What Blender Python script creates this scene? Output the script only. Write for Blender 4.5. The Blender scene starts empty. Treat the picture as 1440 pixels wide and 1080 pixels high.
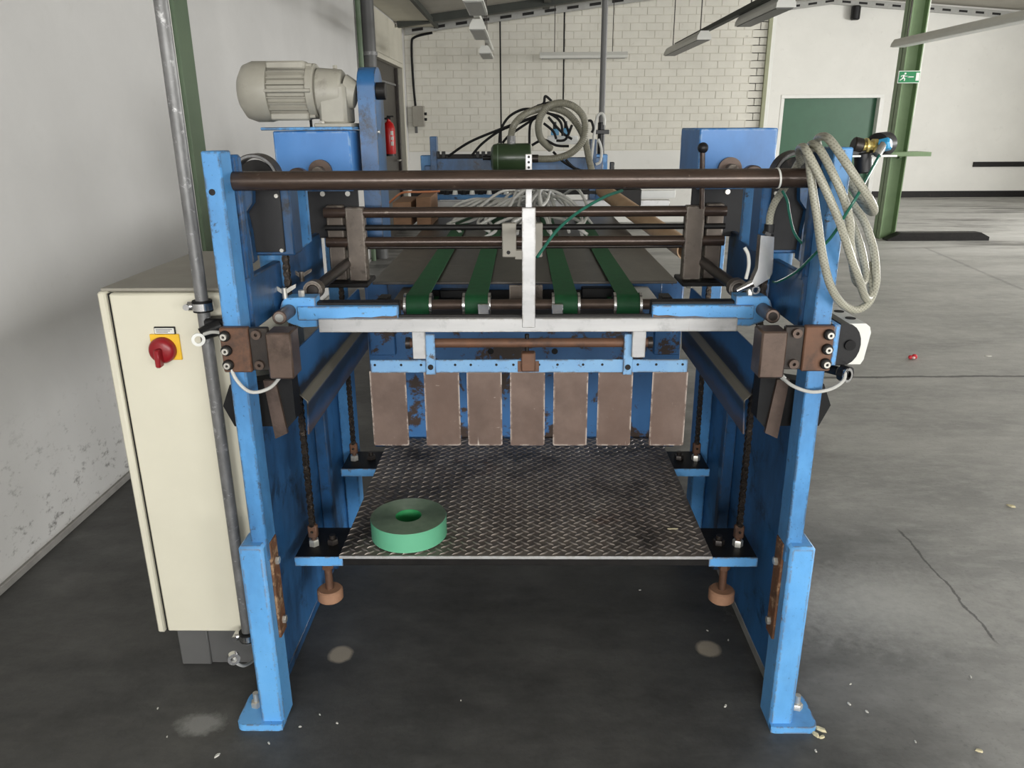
import bpy, bmesh, math, random
from mathutils import Vector, Matrix
random.seed(7)
SC = bpy.context.scene
COL = SC.collection
# ------------------------------------------------------------------ camera
FPX = 1081.0
DN = Vector((21.0, 3201.0, 1081.0)).normalized()
FW = Vector((15.0, -365.2, 1081.0)); FW = (FW - DN * FW.dot(DN)).normalized()
RT = DN.cross(FW)
CAM = Vector((0.0, 0.0, 1.55))
def w_(v): return Vector((v.dot(RT), v.dot(FW), -v.dot(DN)))
cd = bpy.data.cameras.new('camera'); cam = bpy.data.objects.new('camera', cd); COL.objects.link(cam)
ax, ay, az = w_(Vector((1, 0, 0))), w_(Vector((0, -1, 0))), w_(Vector((0, 0, -1)))
cam.matrix_world = Matrix(((ax.x, ay.x, az.x, CAM.x), (ax.y, ay.y, az.y, CAM.y), (ax.z, ay.z, az.z, CAM.z), (0, 0, 0, 1)))
cd.sensor_fit = 'HORIZONTAL'; cd.sensor_width = 36; cd.lens = FPX * 36 / 1440
cd.clip_start = 0.02; cd.clip_end = 100
SC.camera = cam
# ------------------------------------------------------------------ world, light, exposure
wd = bpy.data.worlds.new('world'); SC.world = wd; wd.use_nodes = True
wd.node_tree.nodes['Background'].inputs[0].default_value = (0.85, 0.92, 1.0, 1)
wd.node_tree.nodes['Background'].inputs[1].default_value = 0.9
def area(name, loc, direction, sx, sy, power, col=(1, 1, 1)):
    l = bpy.data.lights.new(name, 'AREA'); l.shape = 'RECTANGLE'; l.size = sx; l.size_y = sy; l.energy = power; l.color = col
    o = bpy.data.objects.new(name, l); COL.objects.link(o); o.location = loc
    o.rotation_euler = Vector(direction).to_track_quat('-Z', 'Y').to_euler(); return o
DAY = (1.0, 0.99, 0.965)
for i in range(4):                      # daylight entering by the windows of the right wall
    area('window_daylight', (11.35, -3.2 + i * 4.6, 1.95), (-1, 0, -0.05), 3.0, 1.5, (50, 80, 420, 600)[i], DAY)
for x in (-0.6, 2.6, 5.8):                    # windows of the wall behind the camera
    area('window_daylight', (x, -5.65, 2.0), (0, 1, -0.05), 2.4, 1.4, 285, DAY)
for y in (0.3, 5.5, 10.5):                     # rooflight strips
    area('rooflight_daylight', (6.2, y, 3.8), (0, 0, -1), 1.3, 2.6, 25, DAY)
vs = SC.view_settings; vs.view_transform = 'Standard'; vs.look = 'None'; vs.gamma = 1; vs.use_curve_mapping = False; vs.exposure = -0.3
# ------------------------------------------------------------------ pixel helpers
def ray(px, py): return w_(Vector((px - 720.0, py - 540.0, FPX)))
def at(px, py, Y):
    d = ray(px, py); return CAM + d * ((Y - CAM.y) / d.y)
def atZ(px, py, z):
    d = ray(px, py); return CAM + d * ((z - CAM.z) / d.z)
def atX(px, py, X):
    d = ray(px, py); return CAM + d * ((X - CAM.x) / d.x)
def pr(x0, y0, x1, y1, Y):
    """pixel rectangle on the plane Y -> X0, X1, Z0, Z1"""
    ym, xm = (y0 + y1) / 2, (x0 + x1) / 2
    return at(x0, ym, Y).x, at(x1, ym, Y).x, at(xm, y1, Y).z, at(xm, y0, Y).z
# ------------------------------------------------------------------ materials
def lin(c): return tuple(((v / 255) / 12.92 if v / 255 <= .04045 else ((v / 255 + .055) / 1.055) ** 2.4) for v in c)
class NT:
    def __init__(s, name):
        s.m = bpy.data.materials.new(name); s.m.use_nodes = True
        s.t = s.m.node_tree; s.b = s.t.nodes['Principled BSDF']
        s.pos = s.t.nodes.new('ShaderNodeNewGeometry').outputs['Position']
    def n(s, typ, **kw):
        o = s.t.nodes.new(typ)
        for k, v in kw.items(): setattr(o, k, v)
        return o
    def link(s, a, b): s.t.links.new(a, b)
    def val(s, inp, v):
        if hasattr(v, 'is_linked'): s.link(v, inp)
        else: inp.default_value = v
    def noise(s, scale, detail=4, rough=.55, stretch=None, off=0, dist=0):
        mp = s.n('ShaderNodeMapping'); s.link(s.pos, mp.inputs[0])
        mp.inputs['Scale'].default_value = stretch or (1, 1, 1); mp.inputs['Location'].default_value = (off, off * .7, off * .3)
        nz = s.n('ShaderNodeTexNoise'); s.link(mp.outputs[0], nz.inputs['Vector'])
        nz.inputs['Scale'].default_value = scale; nz.inputs['Detail'].default_value = detail; nz.inputs['Roughness'].default_value = rough
        nz.inputs['Distortion'].default_value = dist
        return nz.outputs['Fac']
    def ramp(s, f, a, b, lo=0.0, hi=1.0):
        r = s.n('ShaderNodeMapRange'); s.link(f, r.inputs[0])
        r.inputs[1].default_value = a; r.inputs[2].default_value = b; r.inputs[3].default_value = lo; r.inputs[4].default_value = hi
        r.clamp = True; return r.outputs[0]
    def mix(s, f, a, b):
        m = s.n('ShaderNodeMix', data_type='RGBA'); s.val(m.inputs[0], f)
        for sock, v in ((m.inputs[6], a), (m.inputs[7], b)):
            if hasattr(v, 'is_linked'): s.link(v, sock)
            else: sock.default_value = (*v[:3], 1)
        return m.outputs[2]
    def math(s, op, a, b=0.0, c=None):
        m = s.n('ShaderNodeMath', operation=op); s.val(m.inputs[0], a); s.val(m.inputs[1], b)
        if c is not None: s.val(m.inputs[2], c)
        return m.outputs[0]
    def sep(s):
        o = s.n('ShaderNodeSeparateXYZ'); s.link(s.pos, o.inputs[0]); return o.outputs
    def bump(s, h, strength=.2, dist=.01):
        b = s.n('ShaderNodeBump'); s.link(h, b.inputs['Height']); b.inputs['Strength'].default_value = strength; b.inputs['Distance'].default_value = dist
        s.link(b.outputs[0], s.b.inputs['Normal'])
    def done(s, col, rough=.5, metal=0.0, spec=.5):
        if hasattr(col, 'is_linked'): s.link(col, s.b.inputs['Base Color'])
        else: s.b.inputs['Base Color'].default_value = (*col[:3], 1)
        s.val(s.b.inputs['Roughness'], rough); s.val(s.b.inputs['Metallic'], metal)
        s.b.inputs['Specular IOR Level'].default_value = spec
        return s.m
def worn(name, c1, c2, wear=None, lo=.62, hi=.68, scale=14, rough=.45, metal=0.0, bump=.08, stretch=None, wscale=9, spec=.5, grime=None, glo=.5, ghi=.8, edge=None, speck=None, scratch=None):
    t = NT(name)
    c = t.mix(t.ramp(t.noise(scale, 5, .6, stretch), .3, .7), lin(c1), lin(c2))
    if grime: c = t.mix(t.ramp(t.noise(4.5, 6, .65, (1, 1, .45), 3.1), glo, ghi), c, lin(grime))
    if wear: c = t.mix(t.ramp(t.noise(wscale, 8, .72, None, 9.3, .3), lo, hi), c, lin(wear))
    if speck: c = t.mix(t.ramp(t.noise(130, 3, .6, None, 2.2), .66, .72, 0, .75), c, lin(speck))
    if scratch:
        k = t.math('MAXIMUM', t.ramp(t.noise(60, 3, .6, (1, 1, .07), 4.4), .70, .74, 0, .8), t.ramp(t.noise(45, 3, .6, (.3, 1, 1.4), 7.7, 1.5), .72, .76, 0, .7))
        c = t.mix(k, c, lin(scratch))
    if edge:
        bv = t.n('ShaderNodeBevel', samples=4); bv.inputs['Radius'].default_value = .008
        g = t.n('ShaderNodeNewGeometry'); dt = t.n('ShaderNodeVectorMath', operation='DOT_PRODUCT')
        t.link(bv.outputs[0], dt.inputs[0]); t.link(g.outputs['Normal'], dt.inputs[1])
        e = t.math('MULTIPLY', t.ramp(dt.outputs['Value'], .99, .93, 0, 1), t.ramp(t.noise(30, 7, .75, None, 1.7), .45, .53))
        c = t.mix(e, c, lin(edge))
    if bump: t.bump(t.noise(scale * 6, 4, .6), bump, .004)
    return t.done(c, rough, metal, spec)
M = {}
M['blue'] = worn('blue_paint', (74, 138, 196), (86, 150, 206), (50, 54, 60), .63, .68, 11, .42, 0, .05, None, 18, .5, (46, 84, 126), .46, .8, (66, 66, 66), (40, 60, 84))
M['blue_chip'] = worn('blue_paint_chipped', (92, 160, 220), (104, 170, 226), (92, 86, 72), .63, .68, 11, .42, 0, .08, None, 15, .5, (72, 124, 176), .5, .85, (112, 96, 80), (56, 78, 100))
M['blue_pale'] = worn('blue_paint_faded', (122, 166, 204), (108, 154, 198), (78, 66, 58), .62, .67, 16, .5, 0, .06, None, 22, .5, None, .5, .8, (90, 84, 80), (50, 60, 70))
M['blue_dark'] = worn('blue_paint_oily', (36, 84, 132), (44, 98, 150), (26, 27, 30), .55, .68, 9, .36, 0, .06, None, 8, .5, (28, 46, 66), .40, .70, (58, 56, 54), (24, 30, 38))
M['blue_side'] = worn('blue_side_plate', (48, 106, 162), (58, 118, 176), (24, 26, 30), .54, .68, 6, .4, 0, .05, (1, 1, .35), 7, .5, (28, 58, 90), .38, .68, None, (34, 50, 70))
M['blue_box'] = worn('blue_housing', (56, 116, 180), (64, 126, 192), (150, 170, 190), .70, .73, 9, .4, 0, .03, None, 20, .5, (44, 90, 142), .5, .85, (150, 176, 200), None)
M['blue_panel'] = worn('blue_panel_worn', (54, 104, 158), (64, 116, 170), (66, 52, 44), .52, .56, 9, .4, 0, .1, (1, 1, .5), 7)
M['brown_steel'] = worn('browned_steel', (82, 68, 60), (98, 82, 73), (62, 50, 43), .5, .7, 18, .42, .4, .08)
M['tube_steel'] = worn('browned_tube', (58, 47, 41), (76, 62, 54), (120, 108, 98), .64, .72, 12, .27, .35, .06, (1, 6, 6), 30)
M['rust'] = worn('rust_brown', (112, 78, 58), (92, 68, 54), (66, 52, 46), .5, .66, 16, .6, .25, .1)
M['rust_strip'] = worn('flaking_rust', (120, 74, 46), (84, 62, 44), (158, 128, 98), .52, .6, 22, .8, 0, .4, None, 28)
M['flap'] = worn('brown_flap_steel', (94, 78, 70), (118, 100, 91), (156, 140, 130), .66, .78, 10, .42, .3, .06, None, 34, .5, (96, 76, 66), .4, .8, (196, 184, 174), None, (204, 194, 184))
M['dark_steel'] = worn('dark_steel', (44, 40, 38), (60, 54, 50), None, scale=20, rough=.4, metal=.5)
M['black_steel'] = worn('black_oily_steel', (20, 19, 19), (32, 30, 29), (62, 54, 48), .62, .7, 24, .5, .2, spec=.3)
M['chain'] = worn('oily_chain', (46, 42, 39), (80, 72, 65), (140, 124, 108), .56, .66, 60, .32, .75, 0, None, 80)
M['grey_plate'] = worn('grey_guard_plate', (38, 38, 40), (46, 46, 48), None, scale=9, rough=.6, metal=.0, spec=.3)
M['deck'] = worn('deck_sheet_steel', (86, 82, 78), (104, 100, 95), (120, 115, 110), .55, .75, 5, .36, .6, .03, (3, 1, 1), 5)
M['block_steel'] = worn('clamp_block_steel', (84, 76, 69), (106, 96, 87), (60, 52, 46), .56, .66, 14, .42, .45, .05, None, 9, .5, None, .5, .8, (150, 142, 132))
M['alu'] = worn('aluminium', (174, 174, 175), (192, 192, 192), (154, 154, 155), .55, .75, 10, .38, .3, .03, (.4, 1, 3), 22, .5, None, .5, .8, (150, 146, 140), None, (150, 140, 132))
M['chrome'] = worn('bright_steel', (200, 200, 202), (220, 220, 220), None, scale=20, rough=.22, metal=1, bump=0)
M['bolt'] = worn('zinc_bolt', (190, 188, 180), (214, 210, 202), None, scale=40, rough=.35, metal=.7, bump=0)
M['galv'] = worn('galvanised_pipe', (98, 98, 98), (132, 132, 132), (172, 172, 172), .58, .66, 30, .48, .35, .05, (1, 1, .5), 45)
M['cream'] = worn('cream_enamel', (208, 204, 186), (214, 210, 192), None, scale=3, rough=.42, bump=.03)
M['cab_grey'] = worn('plinth_grey', (84, 84, 84), (92, 92, 91), None, scale=5, rough=.5)
M['cab_top'] = worn('cabinet_top_dusty', (140, 136, 126), (154, 150, 140), None, scale=5, rough=.6)
M['motor'] = worn('motor_grey_enamel', (150, 147, 137), (163, 160, 149), (116, 112, 103), .56, .76, 10, .45, 0, .04)
M['belt'] = worn('green_belt', (16, 78, 42), (22, 90, 50), None, scale=30, rough=.6, bump=.05)
M['tape_side'] = worn('green_tape_edge', (92, 166, 130), (102, 176, 140), None, scale=6, rough=.42, bump=.02)
M['tape_top'] = worn('green_tape_wound', (88, 106, 88), (104, 120, 102), None, scale=40, rough=.6, bump=.1)
M['tape_core'] = worn('green_tape_core', (40, 124, 72), (46, 132, 78), None, scale=20, rough=.5)
M['tank'] = worn('olive_tank', (46, 62, 40), (54, 70, 46), None, scale=8, rough=.28)
M['column'] = worn('green_column_paint', (112, 136, 98), (122, 146, 108), (120, 140, 110), .7, .8, 6, .45, 0, .04)
M['post_olive'] = worn('olive_post', (146, 148, 120), (158, 160, 132), None, scale=6, rough=.5)
M['lens_dark'] = worn('dark_louvre', (70, 70, 68), (80, 80, 78), None, scale=30, rough=.4, bump=0)
M['column_dark'] = worn('dark_green_paint', (80, 98, 76), (88, 106, 82), None, scale=6, rough=.5)
M['gate'] = worn('green_gate', (34, 84, 58), (40, 92, 64), None, scale=3, rough=.45)
M['black_rubber'] = worn('black_rubber', (15, 15, 16), (22, 22, 23), None, scale=30, rough=.6, spec=.25)
M['black_plastic'] = worn('black_plastic', (20, 20, 22), (26, 26, 28), None, scale=30, rough=.4, spec=.35)
M['light_plastic'] = worn('light_grey_plastic', (216, 216, 210), (222, 222, 216), None, scale=20, rough=.4)
M['red'] = worn('red_plastic', (132, 20, 28), (144, 26, 34), None, scale=20, rough=.35)
M['ext_red'] = worn('red_enamel', (168, 16, 20), (180, 22, 24), None, scale=20, rough=.3)
M['yellow'] = worn('yellow_plate', (228, 180, 40), (234, 188, 48), None, scale=20, rough=.5)
M['brass'] = worn('brass', (196, 178, 112), (208, 190, 124), None, scale=20, rough=.35, metal=.6)
M['white'] = worn('white_paint', (222, 222, 218), (230, 230, 226), None, scale=6, rough=.5)
M['lamp_white'] = worn('lamp_enamel', (214, 214, 208), (222, 222, 216), None, scale=4, rough=.4, bump=0)
M['lamp_lens'] = worn('lamp_louvre', (150, 150, 146), (160, 160, 156), None, scale=30, rough=.4, bump=0)
M['hose_green'] = worn('green_air_line', (28, 92, 76), (34, 100, 84), None, scale=30, rough=.35)
M['cable_grey'] = worn('grey_cable', (178, 178, 174), (192, 192, 188), None, scale=40, rough=.45)
M['orange_pad'] = worn('rubber_pad_rusty', (146, 108, 84), (160, 122, 96), (110, 82, 64), .56, .7, 16, .7, 0, .1)
M['cardboard'] = worn('cardboard_tube', (168, 138, 108), (184, 156, 126), (120, 96, 76), .66, .72, 8, .7, 0, .05)
M['wood'] = worn('brown_wood', (116, 86, 62), (136, 104, 78), None, scale=10, rough=.7, stretch=(1, 4, 4))
M['copper'] = worn('copper_cable', (160, 100, 66), (170, 110, 74), None, scale=30, rough=.5)
M['dark_truss'] = worn('dark_steel_truss', (44, 48, 42), (54, 58, 52), None, scale=5, rough=.6)
M['panel_cream'] = worn('fascia_panel', (196, 192, 178), (206, 202, 188), None, scale=3, rough=.6)
M['door_dark'] = worn('brown_door', (46, 42, 38), (56, 52, 47), None, scale=4, rough=.45, stretch=(1, 1, .2))
M['chip'] = worn('wood_chip', (196, 186, 150), (210, 200, 166), None, scale=30, rough=.8)
M['stone_chip'] = worn('pale_crumb', (190, 188, 180), (205, 203, 196), None, scale=30, rough=.8)
M['sign_green'] = worn('sign_green', (22, 128, 76), (26, 134, 82), None, scale=5, rough=.4, bump=0)
M['sign_white'] = worn('sign_white', (238, 240, 236), (242, 244, 240), None, scale=5, rough=.4, bump=0)
M['print_grey'] = worn('print_grey', (120, 120, 122), (130, 130, 132), None, scale=5, rough=.6, bump=0)
M['cyan'] = worn('blue_fitting', (40, 140, 190), (50, 150, 200), None, scale=20, rough=.35)
M['ceiling'] = worn('roof_sheet', (156, 152, 142), (170, 166, 156), None, scale=2, rough=.7)
M['rag_red'] = worn('red_scrap', (190, 40, 50), (210, 60, 70), None, scale=60, rough=.6)
M['scrap_pink'] = worn('pink_scrap', (226, 196, 190), (232, 206, 200), None, scale=60, rough=.6)
M['concrete_strip'] = worn('grey_concrete', (120, 118, 114), (140, 138, 134), None, scale=12, rough=.8)
def glassy(name, col, rough=.25, trans=.55, alpha=1.0, weave=False):
    t = NT(name)
    c = t.mix(t.ramp(t.noise(25, 4), .3, .7), lin(col), tuple(v * .8 for v in lin(col)))
    if weave:
        fs = []
        for rot in (.7, -.7):
            mp = t.n('ShaderNodeMapping'); t.link(t.pos, mp.inputs[0]); mp.inputs['Rotation'].default_value = (0, rot, rot * .5)
            wv = t.n('ShaderNodeTexWave', wave_type='BANDS', bands_direction='Z'); t.link(mp.outputs[0], wv.inputs[0]); wv.inputs['Scale'].default_value = 55
            fs.append(t.ramp(wv.outputs['Fac'], .35, .75, 0, 1))
        c = t.mix(t.math('MULTIPLY', t.math('MULTIPLY', fs[0], fs[1]), .55), c, lin((84, 82, 72)))
    m = t.done(c, rough, 0); t.b.inputs['Transmission Weight'].default_value = trans; t.b.inputs['IOR'].default_value = 1.35
    return m
M['hose_clear'] = glassy('braided_clear_hose', (186, 184, 168), .3, .2, weave=True)
M['tube_clear'] = glassy('clear_air_tube', (226, 226, 222), .22, .15)
M['hose_spiral'] = worn('spiral_hose_grey', (108, 106, 94), (126, 124, 110), None, scale=30, rough=.4)
def floor_mat():
    t = NT('floor_concrete')
    x, y, z = t.sep()
    base = t.mix(t.ramp(t.noise(1.6, 7, .62, (.55, 1.5, 1)), .32, .7), lin((134, 134, 131)), lin((168, 167, 163)))
    base = t.mix(t.ramp(t.noise(9, 8, .7, (1, 2.2, 1), 4), .45, .75, 0, .5), base, lin((184, 183, 179)))
    base = t.mix(t.ramp(t.noise(60, 5, .7, None, 2), .55, .8, 0, .45), base, lin((70, 70, 70)))
    # machine's shade painted into the floor colour, over old dark coating; ragged edge
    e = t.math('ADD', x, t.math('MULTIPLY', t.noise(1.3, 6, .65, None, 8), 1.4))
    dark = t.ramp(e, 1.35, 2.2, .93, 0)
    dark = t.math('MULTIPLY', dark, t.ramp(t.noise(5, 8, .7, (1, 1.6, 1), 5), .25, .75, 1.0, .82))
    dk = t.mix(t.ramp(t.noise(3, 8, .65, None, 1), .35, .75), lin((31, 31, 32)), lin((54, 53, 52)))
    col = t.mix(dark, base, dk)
    far = t.math('MULTIPLY', t.ramp(y, 7.5, 9.5, 0, 1), t.ramp(t.noise(.9, 7, .6, (.35, 1.6, 1), 12), .42, .62, 0, .75))
    col = t.mix(far, col, lin((176, 175, 172)))
    far2 = t.math('MULTIPLY', t.ramp(y, 8.5, 10.5, 0, 1), t.ramp(t.noise(1.2, 7, .6, (.3, 1.5, 1), 31), .52, .62, 0, .7))
    col = t.mix(far2, col, lin((58, 55, 52)))
    def spot(cx, cy, rx, ry, c, soft=.25, wob=.25, amt=.9):
        nonlocal col
        dx = t.math('DIVIDE', t.math('SUBTRACT', x, cx), rx); dy = t.math('DIVIDE', t.math('SUBTRACT', y, cy), ry)
        d = t.math('SQRT', t.math('ADD', t.math('MULTIPLY', dx, dx), t.math('MULTIPLY', dy, dy)))
        d = t.math('ADD', d, t.math('MULTIPLY', t.math('SUBTRACT', t.noise(30, 5, .7), .5), wob * 2))
        col = t.mix(t.ramp(d, 1 - soft, 1.0, amt, 0), col, lin(c))
    for px, py in ((479, 920), (996, 912)):
        p = atZ(px, py, 0); spot(p.x, p.y, .042, .045, (168, 158, 142), .3, .18)
    p = atZ(282, 1018, 0); spot(p.x, p.y, .075, .05, (138, 138, 136), .5, .5, .8)
    p = atZ(1250, 850, 0); spot(p.x, p.y, .55, .28, (186, 185, 180), 1.0, .6, .7)
    def crack(p0, p1, w, amt=.8):
        nonlocal col
        a, b = atZ(*p0, 0), atZ(*p1, 0); d = b - a; L = d.length; d /= L; n = (-d.y, d.x)
        u = t.math('ADD', t.math('MULTIPLY', t.math('SUBTRACT', x, a.x), d.x), t.math('MULTIPLY', t.math('SUBTRACT', y, a.y), d.y))
        v = t.math('ADD', t.math('MULTIPLY', t.math('SUBTRACT', x, a.x), n[0]), t.math('MULTIPLY', t.math('SUBTRACT', y, a.y), n[1]))
        v = t.math('ABSOLUTE', t.math('ADD', v, t.math('MULTIPLY', t.math('SUBTRACT', t.noise(5, 6, .7), .5), .06)))
        inside = t.math('MULTIPLY', t.ramp(u, 0, .04), t.ramp(u, L - .04, L, 1, 0))
        col = t.mix(t.math('MULTIPLY', t.ramp(v, w * .5, w, amt, 0), inside), col, lin((52, 52, 52)))
    crack((1150, 531), (1700, 527), .022)
    crack((1262, 742), (1405, 908), .006, .7)
    crack((1300, 348), (1440, 408), .03, .3)
    t.bump(t.noise(35, 6, .7), .12, .01)
    return t.done(col, t.ramp(t.noise(4, 5), .3, .7, .42, .62), 0, .4)
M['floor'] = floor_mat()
def plaster(name, c1, c2, dirt=True):
    t = NT(name); x, y, z = t.sep()
    c = t.mix(t.ramp(t.noise(1.4, 6, .6), .3, .7), lin(c1), lin(c2))
    c = t.mix(t.ramp(t.noise(7, 7, .7, None, 6), .6, .8, 0, .25), c, lin((170, 168, 162)))
    if dirt:
        d = t.math('MULTIPLY', t.ramp(z, .02, .62, 1, 0), t.ramp(t.noise(16, 8, .75, (1, 1, 1.6), 3), .55, .66, 0, .8))
        c = t.mix(d, c, lin((70, 68, 64)))
        c = t.mix(t.ramp(z, .0, .05, .6, 0), c, lin((120, 114, 104)))
    t.bump(t.noise(26, 6, .65), .1, .01)
    return t.done(c, .75, 0, .3)
M['wall'] = plaster('plaster_white', (190, 189, 187), (200, 199, 197))
M['wall_white'] = plaster('plaster_bright', (222, 221, 216), (230, 229, 224), False)
M['brick'] = worn('painted_brick', (214, 211, 200), (226, 223, 212), (188, 184, 172), .62, .75, 3, .6, 0, .2, None, 7)
M['mortar'] = worn('painted_joint', (204, 200, 188), (214, 210, 198), None, scale=5, rough=.8)
def tread_mat(name, c1, c2, c3, metal, rough):
    t = NT(name)
    c = t.mix(t.ramp(t.noise(7, 7, .7), .35, .68), lin(c1), lin(c2))
    c = t.mix(t.ramp(t.noise(3.2, 8, .7, None, 5), .51, .64, 0, .85), c, lin(c3))
    c = t.mix(t.ramp(t.noise(5, 8, .7, None, 15), .62, .72, 0, .6), c, lin((98, 66, 52)))
    t.bump(t.noise(60, 5), .1, .004)
    return t.done(c, rough, metal)
M['tread_base'] = tread_mat('tread_plate_base', (104, 95, 88), (134, 125, 116), (48, 44, 42), .3, .5)
M['tread'] = tread_mat('tread_plate_ridges', (126, 117, 110), (158, 150, 142), (60, 55, 52), .55, .36)
def guide_mat():
    t = NT('guide_sheet_worn'); x, y, z = t.sep()
    c = t.mix(t.ramp(t.noise(9, 5), .3, .7), lin((44, 92, 140)), lin((52, 104, 156)))
    zz = t.math('ADD', z, t.math('MULTIPLY', t.math('SUBTRACT', t.noise(5, 5, .65, (1, .5, 1)), .5), .12))
    c = t.mix(t.math('MULTIPLY', t.ramp(zz, .93, .90, 0, 1), t.ramp(zz, .845, .80, 1, 0)), c, lin((36, 36, 38)))
    c = t.mix(t.math('MULTIPLY', t.ramp(z, .89, .88, 0, 1), t.ramp(z, .868, .86, 1, 0)), c, lin((120, 116, 106)))
    c = t.mix(t.ramp(zz, .83, .795, 0, .9), c, lin((88, 70, 54)))
    return t.done(c, .38, .2)
M['guide'] = guide_mat()
# ------------------------------------------------------------------ mesh builder
class P:
    def __init__(s): s.v = []; s.f = []
    def add(s, vs, fs):
        o = len(s.v); s.v += [Vector(v) for v in vs]; s.f += [tuple(i + o for i in f) for f in fs]; return s
    def box(s, x0, x1, y0, y1, z0, z1, b=.002, mat=None):
        if x0 > x1: x0, x1 = x1, x0
        if y0 > y1: y0, y1 = y1, y0
        if z0 > z1: z0, z1 = z1, z0
        c = Vector(((x0 + x1) / 2, (y0 + y1) / 2, (z0 + z1) / 2)); h = ((x1 - x0) / 2, (y1 - y0) / 2, (z1 - z0) / 2)
        b = min(b, *(q * .45 for q in h)); vs = []; ix = {}
        for sx in (-1, 1):
            for sy in (-1, 1):
                for sz in (-1, 1):
                    for a in range(3):
                        q = [sx * (h[0] - b), sy * (h[1] - b), sz * (h[2] - b)]; q[a] = (sx, sy, sz)[a] * h[a]
                        ix[(sx, sy, sz, a)] = len(vs); w = Vector(q)
                        vs.append(c + (mat @ w if mat else w))
        fs = []
        S = (-1, 1)
        for sg in S:
            fs.append([ix[(sg, y, z, 0)] for y, z in ((-1, -1), (1, -1), (1, 1), (-1, 1))])
            fs.append([ix[(x, sg, z, 1)] for x, z in ((-1, -1), (1, -1), (1, 1), (-1, 1))])
            fs.append([ix[(x, y, sg, 2)] for x, y in ((-1, -1), (1, -1), (1, 1), (-1, 1))])
        for a in S:
            for c2 in S:
                fs.append([ix[(-1, a, c2, 1)], ix[(1, a, c2, 1)], ix[(1, a, c2, 2)], ix[(-1, a, c2, 2)]])
                fs.append([ix[(a, -1, c2, 0)], ix[(a, 1, c2, 0)], ix[(a, 1, c2, 2)], ix[(a, -1, c2, 2)]])
                fs.append([ix[(a, c2, -1, 0)], ix[(a, c2, 1, 0)], ix[(a, c2, 1, 1)], ix[(a, c2, -1, 1)]])
        for x in S:
            for y in S:
                for z in S: fs.append([ix[(x, y, z, k)] for k in range(3)])
        return s.add(vs, fs)
    def pbox(s, x0, y0, x1, y1, Y, dep, b=.002):
        X0, X1, Z0, Z1 = pr(x0, y0, x1, y1, Y); return s.box(X0, X1, Y, Y + dep, Z0, Z1, b)
    def cyl(s, p0, p1, r, seg=16, r2=None, ch=0.0):
        p0, p1 = Vector(p0), Vector(p1); d = (p1 - p0); L = d.length; d.normalize(); r2 = r if r2 is None else r2
        prof = [(0, 0), (r - ch, 0)] + ([(r, ch)] if ch else []) + ([(r2, L - ch)] if ch else []) + [(r2 - ch, L), (0, L)]
        return s.lathe(p0, d, prof, seg)
    def lathe(s, o, d, prof, seg=24, a0=0.0):
        o, d = Vector(o), Vector(d).normalized(); u = d.orthogonal().normalized(); w = d.cross(u); vs = []; rows = []
        for r, h in prof:
            if r < 1e-6: rows.append([len(vs)]); vs.append(o + d * h)
            else:
                rows.append(list(range(len(vs), len(vs) + seg)))
                vs += [o + d * h + (u * math.cos(a0 + 2 * math.pi * i / seg) + w * math.sin(a0 + 2 * math.pi * i / seg)) * r for i in range(seg)]
        fs = []
        for a, b in zip(rows, rows[1:]):
            for i in range(seg):
                j = (i + 1) % seg
                if len(a) == 1 and len(b) == 1: break
                if len(a) == 1: fs.append([a[0], b[i], b[j]])
                elif len(b) == 1: fs.append([a[i], a[j], b[0]])
                else: fs.append([a[i], a[j], b[j], b[i]])
        return s.add(vs, fs)
    def ring(s, o, d, r0, r1, h, seg=32):
        return s.lathe(o, d, [(r0, 0), (r1, 0), (r1, h), (r0, h), (r0, 0)], seg)
    def ball(s, c, r, seg=16, rows=8, sc=1.0):
        pf = [(r * math.sin(math.pi * i / rows), -r * math.cos(math.pi * i / rows) * sc) for i in range(rows + 1)]
        pf[0] = (0, -r * sc); pf[-1] = (0, r * sc); return s.lathe(c, (0, 0, 1), pf, seg)
    def prism(s, pts, ext):
        n = len(pts); pts = [Vector(p) for p in pts]; e = Vector(ext)
        return s.add(pts + [p + e for p in pts], [list(range(n)), list(range(2 * n - 1, n - 1, -1))] + [[i, (i + 1) % n, n + (i + 1) % n, n + i] for i in range(n)])
    def tube(s, pts, r, seg=10, sub=6, rib=0.0, ribn=0):
        pts = [Vector(p) for p in pts]
        if len(pts) > 2:
            q = []; n = len(pts)
            for i in range(n - 1):
                a, b, c, d = pts[max(i - 1, 0)], pts[i], pts[i + 1], pts[min(i + 2, n - 1)]
                for k in range(sub):
                    t = k / sub
                    q.append(.5 * ((2 * b) + (c - a) * t + (2 * a - 5 * b + 4 * c - d) * t * t + (3 * b - a - 3 * c + d) * t ** 3))
            q.append(pts[-1]); pts = q
        if rib:
            acc = [0.0]
            for a, b in zip(pts, pts[1:]): acc.append(acc[-1] + (b - a).length)
            L = acc[-1]; N = int(L / ribn * 2); q = []; j = 0
            for k in range(N + 1):
                t = L * k / N
                while j < len(acc) - 2 and acc[j + 1] < t: j += 1
                q.append(pts[j].lerp(pts[j + 1], (t - acc[j]) / max(1e-9, acc[j + 1] - acc[j])))
            pts = q
        vs, fs = [], []; up = None; n = len(pts)
        for i, p in enumerate(pts):
            d = (pts[min(i + 1, n - 1)] - pts[max(i - 1, 0)]).normalized()
            if up is None: up = d.orthogonal().normalized()
            else:
                up = up - d * up.dot(d)
                up = up.normalized() if up.length > 1e-6 else d.orthogonal().normalized()
            w = d.cross(up); rr = r + (rib if (rib and i % 2) else 0)
            vs += [p + (up * math.cos(2 * math.pi * k / seg) + w * math.sin(2 * math.pi * k / seg)) * rr for k in range(seg)]
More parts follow.
